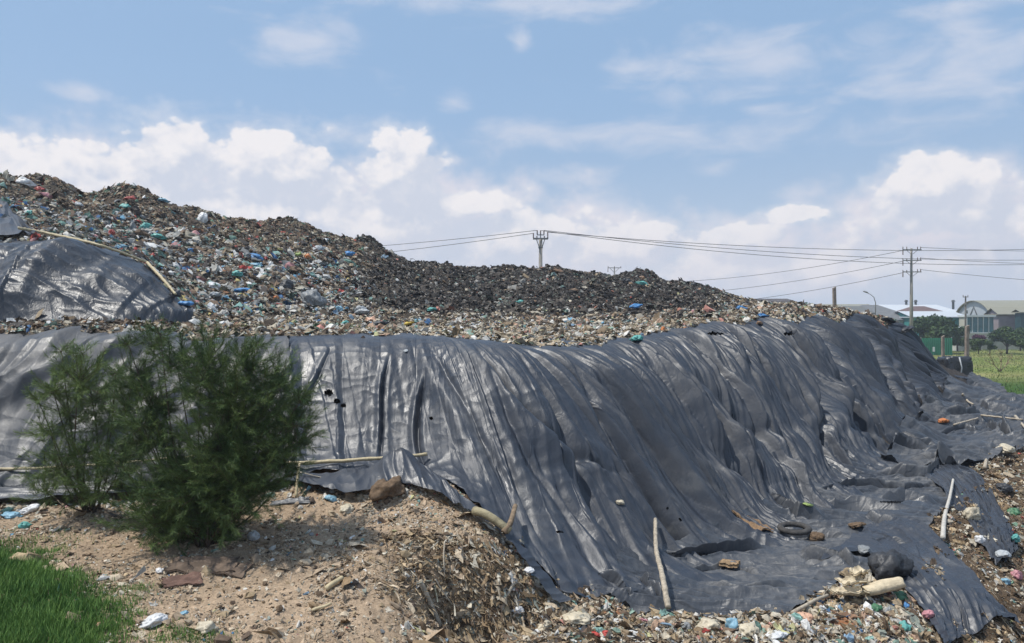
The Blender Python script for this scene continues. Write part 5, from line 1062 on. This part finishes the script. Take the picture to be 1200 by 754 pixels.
def build_grass():
    r = np.random.default_rng(41); m = m_leaf('grass_blade', (.050, .130, .026), (.21, .34, .085))
    poly = [tuple(hit(a, b, 5)[:2]) for a, b in ((-60, 628), (30, 640), (75, 655), (112, 678), (150, 700), (160, 722), (150, 760))] + [(-3.6, 6.2), (-9, 6.2)]
    x = r.uniform(-8, -2.6, 260000); y = r.uniform(6.4, 11, 260000); d = seg_dist(x, y, poly); k = (d < 0.05 + .8 * fbm(x * 2.2, y * 2.2, 3, 5)) & (pxof(x, y) > -40) & (r.random(len(x)) < .12 + .9 * sstep(-d, -.2, .7)); x, y, d = x[k], y[k], d[k]
    n = fbm(x * 1.6, y * 1.6, 3, 300); h = (.07 + .16 * r.random(len(x)) ** 2 + .10 * n) * (.45 + .55 * sstep(-d, -.1, .6))
    blades('grass', 'thick bright green grass at the lower left corner', x, y, np.maximum(h, .02), (.004), np.clip(.42 + .7 * n + r.normal(0, .28, len(x)), 0, 1), 42, m)
    # sparse tufts beside the white bag and along the foreground
    X = []; Y = []
    for a, b, s, c in ((205, 745, .16, 900), (250, 750, .12, 400), (130, 700, .2, 700), (60, 636, .3, 500), (165, 690, .1, 200), (700, 742, .08, 120)):
        q = hit(a, b); X.append(r.normal(q.x, s, c)); Y.append(r.normal(q.y, s * .7, c))
    x = np.concatenate(X); y = np.concatenate(Y); blades('grass', 'thin tufts of grass growing in the soil around the white bag', x, y, .03 + .06 * r.random(len(x)), .003, np.clip(.5 + r.normal(0, .25, len(x)), 0, 1), 43, m)
    # field
    mf = m_leaf('field_grass', (.06, .12, .025), (.27, .26, .10)); x = r.uniform(24, 110, 90000); y = r.uniform(42, 150, 90000); px = pxof(x, y); d = seg_dist(x, y, SITE); k = (d > .2) & (px > 1080) & (px < 1240) & (r.random(len(x)) < (42 / y) ** .4); x, y = x[k], y[k]
    n = fbm(x * .06, y * .12, 3, 31) + .12 * np.sin(y * .13)
    tone = np.clip(.38 + .7 * n * (y > 60) - .4 * (y < 62) + r.normal(0, .18, len(x)), 0, 1); hh = np.where(y < 64, .20, .14) * (.6 + .8 * r.random(len(x)))
    blades('grass', 'green and dry yellow grass of the field beyond the terrace', x, y, hh, .03, tone, 44, mf, z0=0 * x)
    # creeping weeds at the foot of the upper sheet
    x = r.uniform(-11, -3, 5200); y = r.uniform(16.6, 18.7, 5200); n = fbm(x * 1.3, y * 2, 3, 310); k = (n > .12); x, y = x[k], y[k]
    blades('weeds', 'low weeds at the foot of the upper sheet', x, y, .05 + .10 * r.random(len(x)), .006, np.clip(.35 + r.normal(0, .25, len(x)), 0, 1), 45, m)
build_grass()

# ------------------------------------------------------------------ background: trees, poles, wires, buildings
def leaf_tree(name, label, cat, px, base_py, top_py, wpx, Y, seed, tone=(.1, .6), group=None, leaf=.16, n=5200, trunk=True):
    r = np.random.default_rng(seed); s = Y / F; base = Vector(((px - 600) * s, Y, 0.0)); H = 5 - (top_py - 377) * s; R = wpx * s / 2; rr = random.Random(seed); root = empty(name, base, label, cat, group); mb = MB()
    lowz = .15 if not trunk else min(.6, H * .12); C = []; 
    for i in range(11):
        a = rr.uniform(0, 6.28); q = rr.random() ** .5 * R * .72; cz = rr.uniform(lowz + .25 * (H - lowz), H - .22 * (H - lowz)); q *= math.sqrt(max(.1, 1 - ((cz - (lowz + H) / 2) / (H * .62)) ** 2)); C.append((q * math.cos(a), q * math.sin(a), cz, rr.uniform(.28, .45) * min(R, (H - lowz) * .7), rr.uniform(*tone)))
    mb.tube([(0, 0, -.1), (rr.uniform(-.1, .1), 0, H * .3), (rr.uniform(-.2, .2), .1, H * .6)], [H * .035, H * .026, H * .012], 7)
    for c in C: mb.tube([(0, 0, H * .22), (c[0] * .5, c[1] * .5, (c[2] + H * .25) * .5), c[:3]], [H * .015, H * .010, H * .004], 5)
    mb.build('trunk', rough_mat('bark', (.085, .062, .045)), root, True)
    per = n // len(C); VV = []; CC = []
    for (cx, cy, cz, cr, tn) in C:
        d = r.normal(0, 1, (per, 3)); d /= np.linalg.norm(d, axis=1, keepdims=True); q = d * (cr * (.55 + .55 * r.random((per, 1)))) * np.array([1.15, 1.15, .85]) + (cx, cy, cz)
        u = r.normal(0, 1, (per, 3)); u /= np.linalg.norm(u, axis=1, keepdims=True); v = np.cross(u, d + r.normal(0, .5, (per, 3))); v /= np.linalg.norm(v, axis=1, keepdims=True); l = leaf * (.6 + .8 * r.random((per, 1)))
        VV.append(np.stack([q - u * l, q - v * l * .55, q + u * l, q + v * l * .55], 1)); CC.append(np.clip(tn + r.normal(0, .18, per), 0, 1))
    V = np.concatenate(VV).reshape(-1, 3); V[:, 2] = np.maximum(V[:, 2], .05); c = np.repeat(np.concatenate(CC), 4)[:, None] * np.ones((1, 3))
    link('crown', np_mesh('crown', V, np.arange(len(V)).reshape(-1, 4), True, c), m_leaf('tree_leaf', (.022, .050, .018), (.085, .135, .035)), root); return root
TG = 'trees and bushes at the far side of the field'
leaf_tree('tree', 'round dark green tree right of the tall concrete pole', 'tree', 1094, 404, 370, 56, 120, 1, (.1, .5), TG, .22, 9000)
leaf_tree('tree', 'lower dark tree filling the gap between round tree and thin pole', 'tree', 1122, 404, 382, 28, 128, 12, (.0, .35), TG, .2, 4200)
leaf_tree('tree', 'tall rounded dark bush before the pinkish wall', 'bush', 1180, 408, 378, 34, 118, 2, (.1, .45), TG, .2, 6500)
leaf_tree('tree', 'bush cut by the right edge of the photo', 'bush', 1207, 408, 389, 30, 105, 3, (.15, .5), TG, .2, 4200)
leaf_tree('bush', 'light green low bush below the glass front', 'bush', 1147, 406, 395, 18, 118, 4, (.55, 1), TG, .16, 2600, False)
leaf_tree('bush', 'small green bush between the light bush and the dark one', 'bush', 1160, 406, 397, 12, 118, 5, (.35, .8), TG, .16, 1800, False)
leaf_tree('tree', 'dark tree behind the bushes at the right', 'tree', 1196, 400, 382, 22, 130, 6, (.0, .3), TG, .2, 3000)
def bougainvillea():
    root = leaf_tree('bush', 'dark purple flowering bush under the glass front', 'bush', 1149, 400, 390, 18, 132, 8, (.2, .6), None, .18, 2000, False)
    for c in root.children:
        if c.name.startswith('crown'): c.data.materials.clear(); c.data.materials.append(m_leaf('purple_leaf', (.06, .02, .045), (.16, .05, .10)))
bougainvillea()
def palm():
    Y = 125; s = Y / F; b = Vector(((944 - 600) * s, Y, 0)); root = empty('palm_tree', b, 'small palm showing over the waste near the low building', 'palm tree'); mb = MB(); H = 5 + 16 * s
    mb.tube([(0, 0, 0), (.1, 0, H * .5), (0, 0, H)], [.2, .16, .14], 8); mb.build('trunk', rough_mat('bark', (.085, .062, .045)), root, True); fb = MB()
    rr = random.Random(3)
    for k in range(15):
        a = 6.283 * k / 15 + rr.uniform(-.2, .2); el = rr.uniform(.25, 1.15); L = rr.uniform(1.5, 2.1); p = Vector((0, 0, H))
        for i in range(9):
            t = i / 8; ang = el - 1.3 * t; q = p + Vector((math.cos(a) * math.cos(ang), math.sin(a) * math.cos(ang), math.sin(ang))) * L / 9
            sd = Vector((-math.sin(a), math.cos(a), 0)); wl = .42 * math.sin(math.pi * (t * .85 + .12))
            for sg in (-1, 1): fb.add([p, q, q + sd * sg * wl + Vector((0, 0, -.16))], [(0, 1, 2)])
            p = q
    fb.build('fronds', rough_mat('palm_leaf', (.05, .085, .03), .6, .3, 2, 0), root)
palm()
def dead_tree():
    b = hit(1172, 436, 50, 120); b = Vector((b.x, b.y, 0)); mb = MB(); rr = random.Random(9)
    def br(p, d, L, r_, k):
        e = p + d * L; mb.tube([p, p.lerp(e, .5) + Vector((rr.uniform(-.05, .05), 0, .03)), e], [r_, r_ * .8, r_ * .55], 6)
        if k:
            for _ in range(3): br(e, (d + Vector((rr.uniform(-.9, .9), rr.uniform(-.5, .5), rr.uniform(-.1, .5)))).normalized(), L * rr.uniform(.55, .8), r_ * .55, k - 1)
    for a in (-.7, .1, .75): br(Vector((0, 0, 0)), Vector((a, 0, .8)).normalized(), .9, .06, 3)
    o = mb.build('dead_shrub', M_wood, smooth=True); o.location = b; tag(o, 'bare brown dead shrub standing in the field at the right', 'dead shrub')
dead_tree()

M_conc = rough_mat('concrete', (.27, .25, .225), .85, .15, 3, .2, 30); M_steel = rough_mat('steel', (.22, .215, .21), .6, .15, 3, 0); M_porc = rough_mat('porcelain', (.16, .10, .08), .3, .1, 3, 0, 40, .5)
M_oldconc = rough_mat('old_concrete', (.26, .21, .17), .9, .3, 3, .3, 20)
def insul(mb, x, z, h, r_, up=1, y=0):
    pts = []; rd = []
    for i in range(9): pts.append((x, y, z + up * h * i / 8)); rd.append(r_ * (1.0 if i % 2 else .5))
    mb.tube(pts, rd, 8)
def pole_a():
    Y = 75; s = Y / F; x = (633.5 - 600) * s; root = empty('utility_pole', (x, Y, 0), 'round concrete power pole with upright insulators standing behind the blackened hill', 'utility pole', 'power poles around the site'); top = 5 + 98 * s
    m = MB(); m.tube([(0, 0, 0), (0, 0, top * .5), (0, 0, top)], [.25, .21, .165], 14); m.build('pole', M_conc, root, True)
    m = MB(); m.box(-.74, .74, -.28, -.18, top - .14, top - .02); m.box(-.74, .74, .18, .28, top - .14, top - .02); m.build('crossarm', M_steel, root)
    m = MB(); m.box(-.36, .36, -.06, .06, top + .25, top + .33); m.box(-.05, .05, -.05, .05, top - .1, top + .33); m.build('crossarm', M_steel, root)
    for sg in (-1, 1): m = MB(); m.tube([(sg * .42, -.2, top - .12), (sg * .14, -.2, top - .95)], .04, 6); m.build('brace', M_steel, root)
    m = MB(); m.box(-.22, .22, -.22, .22, top - 1.0, top - .88); m.build('collar', M_steel, root)
    for xx, z0, h in ((-.70, top - .02, .5), (.70, top - .02, .6), (-.33, top + .33, .42), (.33, top + .33, .42), (0, top + .33, .40), (-.36, top - .02, .2), (.36, top - .02, .2)): m = MB(); insul(m, xx, z0, h, .075); m.build('insulator', M_porc, root, True)
    return Vector((x, Y, top))
def pole_b():
    Y = 100; s = Y / F; x = (1068 - 600) * s; root = empty('utility_pole', (x, Y, 0), 'tall pale concrete power pole with three crossarms at the right', 'utility pole', 'power poles around the site'); top = 5 + 86 * s
    m = MB(); m.tube([(0, 0, 0), (0, 0, top * .5), (0, 0, top)], [.26, .2, .13], 14); m.build('pole', M_conc, root, True); zs = []
    for py in (293, 305.5, 319):
        z = 5 + (377 - py) * s; zs.append(z); m = MB(); m.box(-1.25, 1.2, -.24, -.15, z - .06, z + .06)
        for sg in (-1, 1): m.tube([(sg * .75, -.17, z - .05), (sg * .12, -.14, z - .55)], .03, 5)
        m.build('crossarm', M_steel, root)
        for xx in (-1.2, -.7, .7, 1.1): m = MB(); insul(m, xx, z + .04, .34 if py < 294 or xx > 0 else .2, .07, y=-.2); m.build('insulator', M_porc, root, True)
        m = MB(); insul(m, -1.2, z - .06, .62, .085, -1, y=-.2); m.build('insulator', M_porc, root, True)
    return x, Y, zs
def pole_c():
    Y = 112; s = Y / F; x = (1131.5 - 600) * s; root = empty('utility_pole', (x, Y, 0), 'thin dark far pole with a small crossarm before the warehouse', 'utility pole', 'power poles around the site'); top = 5 + 30 * s
    m = MB(); m.tube([(0, 0, 0), (0, 0, top)], [.17, .10], 10); m.build('pole', rough_mat('dark_pole', (.13, .12, .11), .8), root, True)
    m = MB(); m.box(-.45, .35, -.12, -.05, top - .22, top - .12); m.box(-.25, .25, -.12, -.05, top - 1.3, top - 1.22); m.build('crossarm', M_steel, root)
    for xx in (-.4, .3): m = MB(); insul(m, xx, top - .12, .26, .06, y=-.08); m.build('insulator', M_porc, root, True)
    m = MB(); m.box(-.16, .16, -.3, -.1, top - 2.6, top - 2.1); m.build('meter_box', M_steel, root)
def pole_d():
    Y = 170; s = Y / F; x = (720 - 600) * s; root = empty('utility_pole', (x, Y, 0), 'small far pole with a wide crossarm peeping over the blackened hill', 'utility pole', 'power poles around the site'); top = 5 + 63.5 * s
    m = MB(); m.tube([(0, 0, 0), (0, 0, top)], [.24, .14], 10); m.build('pole', M_conc, root, True)
    m = MB(); m.box(-1.5, 1.5, -.2, -.08, top - .2, top - .05); m.tube([(-1.0, -.14, top - .2), (-.1, -.14, top - 1.1)], .05, 5); m.tube([(1.0, -.14, top - .2), (.1, -.14, top - 1.1)], .05, 5); m.build('crossarm', M_steel, root)
    m = MB(); m.box(-1.1, 1.1, -.2, -.08, top - 2.0, top - 1.86); m.build('crossarm', M_steel, root)
    for xx in (-1.4, 0, 1.4): m = MB(); insul(m, xx, top - .05, .3, .09, y=-.14); m.build('insulator', M_porc, root, True)
    m = MB(); insul(m, -1.45, top - .2, .9, .09, -1, y=-.14); m.build('insulator', M_porc, root, True)
PA = pole_a(); PB = pole_b(); pole_c(); pole_d()
def wire(p0, p1, sag, label, rad=.028):
    n = 28; pts = []; p0, p1 = Vector(p0), Vector(p1)
    for i in range(n + 1): t = i / n; p = p0.lerp(p1, t); p.z -= sag * 4 * t * (1 - t); pts.append(p)
    m = MB(); m.tube(pts, rad, 5); o = m.build('power_line', rough_mat('cable', (.10, .10, .11), .6, .1, 3, 0), smooth=True, loc=tuple(p0)); tag(o, label, 'power line', 'overhead power lines'); return o
top = PA.z
wire((PA.x - .7, 75, top + .45), P(120, 312, 120), 1.2, 'upper line running left from the concrete pole behind the hill')
wire((PA.x - .33, 75, top + .74), P(150, 296, 120), 1.0, 'lower line running left from the concrete pole behind the hill')
wire((PA.x + .70, 75, top + .55), P(1320, 287, 95), 1.2, 'topmost line running right from the concrete pole')
wire((PA.x + .33, 75, top + .74), P(1320, 302, 95), 1.3, 'middle line running right from the concrete pole')
wire((PA.x + .0, 75, top + .72), P(1320, 306, 95), 1.6, 'lowest line running right from the concrete pole')
for k, (z, endp, lb) in enumerate(zip(PB[2], ((700, 330), (690, 346), (700, 360)), ('highest', 'middle', 'lowest'))):
    wire((PB[0] - 1.2, PB[1] - .2, z - .1), P(endp[0], endp[1], 150), 1.6, lb + ' line sweeping down left from the three-armed pole', .032)
for (z, xx, endp, lb) in ((PB[2][0], 1.1, (1400, 291), 'line leaving the top arm of the three-armed pole to the right'), (PB[2][1], 1.1, (1400, 309), 'line leaving the middle arm of the three-armed pole to the right'), (PB[2][2], 1.1, (1400, 337), 'line leaving the bottom arm of the three-armed pole to the right')):
    wire((PB[0] + xx, PB[1] - .2, z + .3), P(endp[0], endp[1], 110), .5, lb)
def stump(px, ptop, Y, w, label, lean=0.0, z0=0.0, m=M_oldconc):
    s = Y / F; x = (px - 600) * s; H = 5 - (ptop - 377) * s - z0; mb = MB(); a, b = w * .5, w * .38; v = []; n = 7
    for i in range(n):
        t = i / (n - 1); ox = lean * H * t + .012 * math.sin(i * 2.1); q = a + (b - a) * t
        for dx, dy in ((-1, -.8), (-.8, -1), (.8, -1), (1, -.8), (1, .8), (.8, 1), (-.8, 1), (-1, .8)): v.append((ox + dx * q, dy * q, H * t + (.05 * dx if i == n - 1 else 0)))
    f = [(i * 8 + k, i * 8 + (k + 1) % 8, (i + 1) * 8 + (k + 1) % 8, (i + 1) * 8 + k) for i in range(n - 1) for k in range(8)] + [tuple(range(8))[::-1], tuple((n - 1) * 8 + k for k in range(8))]
    mb.add(v, f); o = mb.build('post', m, smooth=False); o.location = (x, Y, z0); tag(o, label, 'post', 'old concrete posts'); return o
stump(1132, 382, 53, .27, 'brown concrete post at the end of the terrace before the thin far pole', .02)
stump(1105, 394, 58, .24, 'shorter brown post left of the one at the end of the terrace')
stump(981, 337, 60, .30, 'dark leaning stump of a pole sticking up behind the pale waste at right', -.03)
def lamp():
    Y = 120; s = Y / F; x = (1026 - 600) * s; root = empty('street_lamp', (x, Y, 0), 'curved street lamp over the grey roofs', 'street lamp'); z = 5 + 22 * s
    m = MB(); m.tube([(0, 0, 0), (0, 0, z), (-.25, 0, z + .85), (-.8, 0, z + 1.3), (-1.3, 0, z + 1.55)], [.11, .075, .06, .05, .045], 8); m.build('pole', M_steel, root, True)
    m = MB(); m.tube([(-1.1, 0, z + 1.48), (-1.35, 0, z + 1.62), (-1.8, 0, z + 1.76), (-1.95, 0, z + 1.8)], [.05, .13, .11, .04], 8); m.build('lamp_head', M_steel, root, True)
lamp()
def bundle():
    """heap wrapped in black film at the end of the mound"""
    b = P(1118, 441, 50); root = empty('wrapped_heap', (b[0], b[1], b[2] - .15), 'square heap wrapped in crinkled black film beside the concrete post', 'wrapped heap'); n = 60
    g = np.linspace(-1, 1, n); U, V_ = np.meshgrid(np.linspace(0, 2 * np.pi, n), np.linspace(-1.57, 1.57, n), indexing='ij'); se = lambda q, p: np.sign(q) * np.abs(q) ** p
    x = .85 * se(np.cos(V_), .22) * se(np.cos(U), .3); y = .7 * se(np.cos(V_), .22) * se(np.sin(U), .3); z = .70 * se(np.sin(V_), .3) + .65
    k = 1 + .14 * fbm(x * 2.3 + y * 1.7, z * 2.6 + y, 4, 400) + .05 * ridge(x * 3 + y * 2, z * 1.2, 401); V = np.stack([x * k, y * k, np.maximum(z * k, 0)], -1).reshape(-1, 3)
    link('film', np_mesh('film', V, grid_faces(n, n), True), m_tarp('tarp_black', (.016, .018, .022), dust_amt=.1, r0=.22, r1=.4), root)
    m = MB(); m.tube([(-.12, -.80, 1.42), (-.02, -.92, .75), (-.1, -.85, .02)], [.05, .035, .06], 6); m.build('torn_strip', plastic('palegrey', CM['palegrey']), root, True)
bundle()
slab(1125, 412 + 30, 24, 3, .04, m_tarp(), 'folded edge of sheet lying before the wrapped heap', 'plastic_strip', 'plastic strip', .1, 17, .2)
# loose dark rag on the crest end of the mound
bag(1062, 386, 20, 6, 'dark', 'black rag caught on the crest near the end of the mound', name='black_rag', cat='rag', knot=False)
bag(1040, 376, 20, 5, 'dark', 'dark rags bunched on the crest just left of the black rag', name='rag', cat='rag', knot=False)

# buildings, all built at their distance with real depth
def B(px, Y): return (px - 600) / F * Y
def Zp(py, Y): return 5 - (py - 377) / F * Y
def cladding(name, c, sc=1.2, var=.06):
    def f(t, b):
        tc = t.n('ShaderNodeTexCoord').outputs['Object']; wv = t.n('ShaderNodeTexWave'); wv.inputs['Scale'].default_value = sc; t.l(tc, wv.inputs[0]); nz = t.noise(tc, .6, 5)
        t.l(t.mix(t.m('ADD', t.m('MULTIPLY', wv.outputs[1], .35), t.m('MULTIPLY', nz, .65)), tuple(q * (1 - 2.2 * var) for q in c), tuple(min(1, q * (1 + 2.2 * var)) for q in c)), b.inputs['Base Color']); b.inputs['Roughness'].default_value = .55
    return mat('cladding_' + name, f)
def warehouse():
    ex = Vector((.988, -.155, 0)); ey = Vector((.155, .988, 0)); o = Vector((B(1161, 150), 150, 0)); root = empty('warehouse', o, 'big pale blue-grey warehouse with an arched gable and olive metal roof', 'warehouse', rz=math.atan2(ex.y, ex.x))
    L, W_, h, hr = 44, 15, 6.9, 9.1; mb = MB(); prof = [(W_ * i / 14, h + (hr - h) * math.sin(math.pi * i / 14) ** .75) for i in range(15)]
    g = [(0, 0, 0)] + [(0, y, z) for y, z in prof] + [(0, W_, 0)]; n = len(g)
    mb.add(g, [tuple(range(n))]); mb.add([(L, y, z) for _, y, z in g], [tuple(range(n))[::-1]]); mb.add([(0, 0, 0), (L, 0, 0), (L, 0, h), (0, 0, h)], [(0, 1, 2, 3)]); mb.add([(0, W_, 0), (L, W_, 0), (L, W_, h), (0, W_, h)], [(3, 2, 1, 0)]); mb.build('wall', cladding('pale', (.46, .50, .54)), root)
    mb = MB(); v = []; 
    for x in (-.5, L + .5):
        for y, z in [(-.8, h - .25)] + prof + [(W_ + .8, h - .25)]: v.append((x, y, z + .06)); v.append((x, y, z + .22))
    m_ = len(prof) + 2; f = []
    for i in range(m_ - 1):
        a, b = 2 * i, 2 * m_ + 2 * i; f += [(a + 1, b + 1, b + 3, a + 3), (a, a + 2, b + 2, b), (a, a + 1, a + 3, a + 2), (b, b + 2, b + 3, b + 1)]
    f += [(0, 2 * m_, 2 * m_ + 1, 1), (2 * m_ - 2, 2 * m_ - 1, 4 * m_ - 1, 4 * m_ - 2)]; mb.add(v, f); mb.build('roof', cladding('olive', (.26, .25, .19)), root)
    mb = MB(); mb.box(0, L, -.9, -.8, h - .6, h - .15); mb.build('gutter', rough_mat('gutter', (.06, .065, .065), .6, .1, 2, 0), root)
    mb = MB(); mb.add([(-.05, W_ * .32, 5.4), (-.05, W_ * .5, 8.2), (-.05, W_ * .68, 5.4), (-.12, W_ * .35, 5.4), (-.12, W_ * .5, 7.9), (-.12, W_ * .65, 5.4)], [(0, 1, 4, 3), (1, 2, 5, 4)]); mb.build('gable_frame', rough_mat('gutter', (.06, .065, .065)), root)
    mb = MB(); mb.tube([(-.35, -1.0, 0), (-.35, -1.0, h - .6)], .12, 6); mb.build('downpipe', M_steel, root)
warehouse()
def glass_front():
    Y = 143; x0, x1 = B(1133, Y), B(1165, Y); z0, z1 = Zp(389.5, Y), Zp(372, Y); root = empty('glass_building', (x0, Y, 0), 'low office with white frames and teal glass before the warehouse', 'building'); w = x1 - x0
    m = MB(); m.box(0, w, 0, 2.5, 0, z0 - .25); m.box(0, w, .3, 2.5, z0 - .25, z1 + .05); m.build('wall', rough_mat('cream_wall', (.46, .44, .38), .8, .1, 2, 0), root)
    m = MB(); m.box(-.2, w + .2, -.25, 2.7, z1 + .06, z1 + .38); m.build('roof', rough_mat('white_paint', (.62, .64, .64), .6, .05, 2, 0), root)
    m = MB(); m.box(-.1, w + .1, -.15, .28, z0 - .24, z0 - .02); m.build('sill', MATS['white_paint'], root); n = 5
    gl = rough_mat('teal_glass', (.035, .12, .14), .12, .3, .8, 0, 10, .7)
    for i in range(n):
        a, b = w * i / n, w * (i + 1) / n; m = MB(); m.box(a + .08, b - .08, .05, .12, z0, z1); o = m.build('window', gl, root); m = MB(); m.box(a - .03, a + .07, -.05, .28, z0, z1); m.build('window_frame', MATS['white_paint'], o)
glass_front()
def simple_shed(name, label, px0, px1, Y, depth, eave, ridge, wall, roof, hip=0.0, cat='building', z0=0.0, vents=()):
    """gabled or hipped block: ridge runs along x, eaves facing the camera"""
    x0, x1 = B(px0, Y), B(px1, Y); w = x1 - x0; ze, zr = Zp(eave, Y), Zp(ridge, Y + depth / 2); root = empty(name, (x0, Y, z0), label, cat)
    m = MB(); m.box(0, w, 0, depth, 0, ze - .02 - z0)
    if not hip: m.add([(0, 0, ze - z0 - .02), (0, depth, ze - z0 - .02), (0, depth / 2, zr - z0 - .1)], [(0, 2, 1)]); m.add([(w, 0, ze - z0 - .02), (w, depth, ze - z0 - .02), (w, depth / 2, zr - z0 - .1)], [(0, 1, 2)])
    m.build('wall', wall, root); h = hip * w; m = MB(); e = .4; ze -= z0; zr -= z0
    v = [(-e, -e, ze), (w + e, -e, ze), (w + e, depth + e, ze), (-e, depth + e, ze), (h - e * (not hip), depth / 2, zr), (w - h + e * (not hip), depth / 2, zr)]; v2 = [(a, b, c + .18) for a, b, c in v]
    m.add(v2, [(0, 1, 5, 4), (2, 3, 4, 5)] + ([(1, 2, 5), (3, 0, 4)] if hip else [])); m.add([v[0], v[1], v[2], v[3]] + v2[:4], [(3, 2, 1, 0), (0, 1, 5, 4), (1, 2, 6, 5), (2, 3, 7, 6), (3, 0, 4, 7)]); m.build('roof', roof, root)
    for vx in vents: m = MB(); xx = B(vx, Y + depth / 2) - x0; m.tube([(xx, depth / 2, zr - 1.2), (xx, depth / 2, zr + 1.1)], .35, 8); m.tube([(xx, depth / 2, zr + 1.1), (xx, depth / 2, zr + 1.6)], [.62, .3], 8); m.build('roof_vent', MATS['gutter'], root, False)
    return root
WG = rough_mat('grey_wall', (.36, .37, .38), .8, .12, 1, 0); WT = cladding('teal', (.05, .26, .25)); WP = rough_mat('pink_wall', (.30, .255, .27), .8, .12, 1, 0)
simple_shed('long_shed', 'long white roofed shed with vents far behind the others', 1028, 1126, 215, 26, 367, 358, WG, cladding('white', (.52, .545, .57)), cat='shed', vents=(1062, 1073, 1117))
simple_shed('brown_roof_house', 'hall with a brown hipped roof left of the warehouse', 1070, 1122, 168, 14, 371, 360, WG, rough_mat('brown_roof', (.135, .092, .085), .8, .15, 1.5, 0), hip=.36, cat='house')
simple_shed('grey_roof_house', 'grey hipped roof hall directly left of the tall concrete pole', 1000, 1078, 150, 14, 376, 358.5, WG, rough_mat('grey_roof', (.155, .16, .165), .8, .12, 1.5, 0), hip=.38, cat='house')
simple_shed('grey_roof_house', 'darker flat grey roof behind the pale waste at right', 950, 1022, 138, 10, 368, 360, WG, rough_mat('grey_roof_dark', (.13, .135, .13), .8, .12, 1.5, 0), cat='house')
simple_shed('green_roof_shed', 'long low olive roof seen just over the pale waste', 938, 1030, 175, 12, 363, 357.5, WG, MATS['cladding_olive'], cat='shed')
simple_shed('teal_shed', 'bright teal clad shed left of the glass front', 1068, 1131, 147, 9, 372.5, 366, WT, cladding('pale_roof', (.47, .50, .53)), cat='shed')
simple_shed('olive_roof_shed', 'low building with olive roof and pinkish wall at the right', 1170, 1250, 146, 3.5, 369.5, 362.5, WP, MATS['cladding_olive'], cat='shed')
simple_shed('dark_teal_shed', 'dark teal shed at the right edge', 1196, 1260, 141, 1.6, 367, 364, rough_mat('dark_teal', (.03, .07, .08), .5, .2, 1, 0), MATS['cladding_olive'], cat='shed')
simple_shed('low_building', 'low brick building with flat roofs beyond the right end of the hill', 879, 931, 110, 8, 357, 355.5, rough_mat('brick_wall', (.22, .17, .135), .9, .2, 2, 0), rough_mat('slab_roof', (.20, .19, .18), .8, .2, 1, 0), cat='building')
simple_shed('dark_roof_house', 'dark roofed house just behind the low brick building', 896, 930, 122, 8, 355, 351.5, WG, rough_mat('dark_roof', (.085, .075, .075), .8, .2, 1, 0), cat='house')
simple_shed('kiosk', 'small white hut below the thin far pole', 1121, 1133, 130, 3, 389, 384, rough_mat('hut_wall', (.5, .5, .48), .8, .1, 1, 0), rough_mat('hut_roof', (.5, .52, .54), .6, .1, 1, 0), cat='hut')
def far_wall():
    Y = 136; x0, x1 = B(1128, Y), B(1260, Y); root = empty('boundary_wall', (x0, Y, 0), 'pale wall along the far side of the field', 'wall'); m = MB(); m.box(0, x1 - x0, 0, .25, 0, 1.9); m.build('wall_panel', rough_mat('plaster', (.30, .30, .27), .9, .2, 1, 0), root)
    m = MB(); m.box(0, x1 - x0, -.06, .31, 1.903, 2.03); m.build('coping', WG, root)
far_wall()
def green_fence():
    Y = 112; x0, x1 = B(1080, Y), B(1116, Y); root = empty('green_fence', (x0, Y, 0), 'bright green sheet fence below the round tree', 'fence'); w = x1 - x0; z = Zp(396.5, Y); m = MB()
    n = 60; vs = []
    for i in range(n + 1): xx = w * i / n; yy = .05 * math.sin(i * 1.57); vs += [(xx, yy, .1), (xx, yy, z)]
    m.add(vs, [(2 * i, 2 * i + 2, 2 * i + 3, 2 * i + 1) for i in range(n)]); m.build('panel', rough_mat('green_sheet', (.03, .19, .115), .5, .15, 1, 0), root)
    for i in range(4): xx = w * i / 3; m = MB(); m.box(xx - .06, xx + .06, .1, .22, 0, z + .15); m.build('fence_post', M_steel, root)
    m = MB(); m.box(w * .35, w * .42, -.1, -.07, .6, 1.3); m.build('notice', MATS['white_paint'], root)
green_fence()

def haze():
    m = MB(); m.box(-420, 420, -60, 420, -2.5, 45); o = m.build('haze', None); o['kind'] = 'stuff'; o['label'] = 'thin pale summer haze in the air over the whole site'; o['category'] = 'haze'
    mt = bpy.data.materials.new('haze'); mt.use_nodes = True; nt = mt.node_tree; nt.nodes.clear(); out = nt.nodes.new('ShaderNodeOutputMaterial'); v = nt.nodes.new('ShaderNodeVolumePrincipled'); v.inputs['Color'].default_value = (.80, .87, 1, 1); v.inputs['Density'].default_value = .0008; v.inputs['Anisotropy'].default_value = .2
    nt.links.new(v.outputs[0], out.inputs['Volume']); o.data.materials.append(mt)
haze()
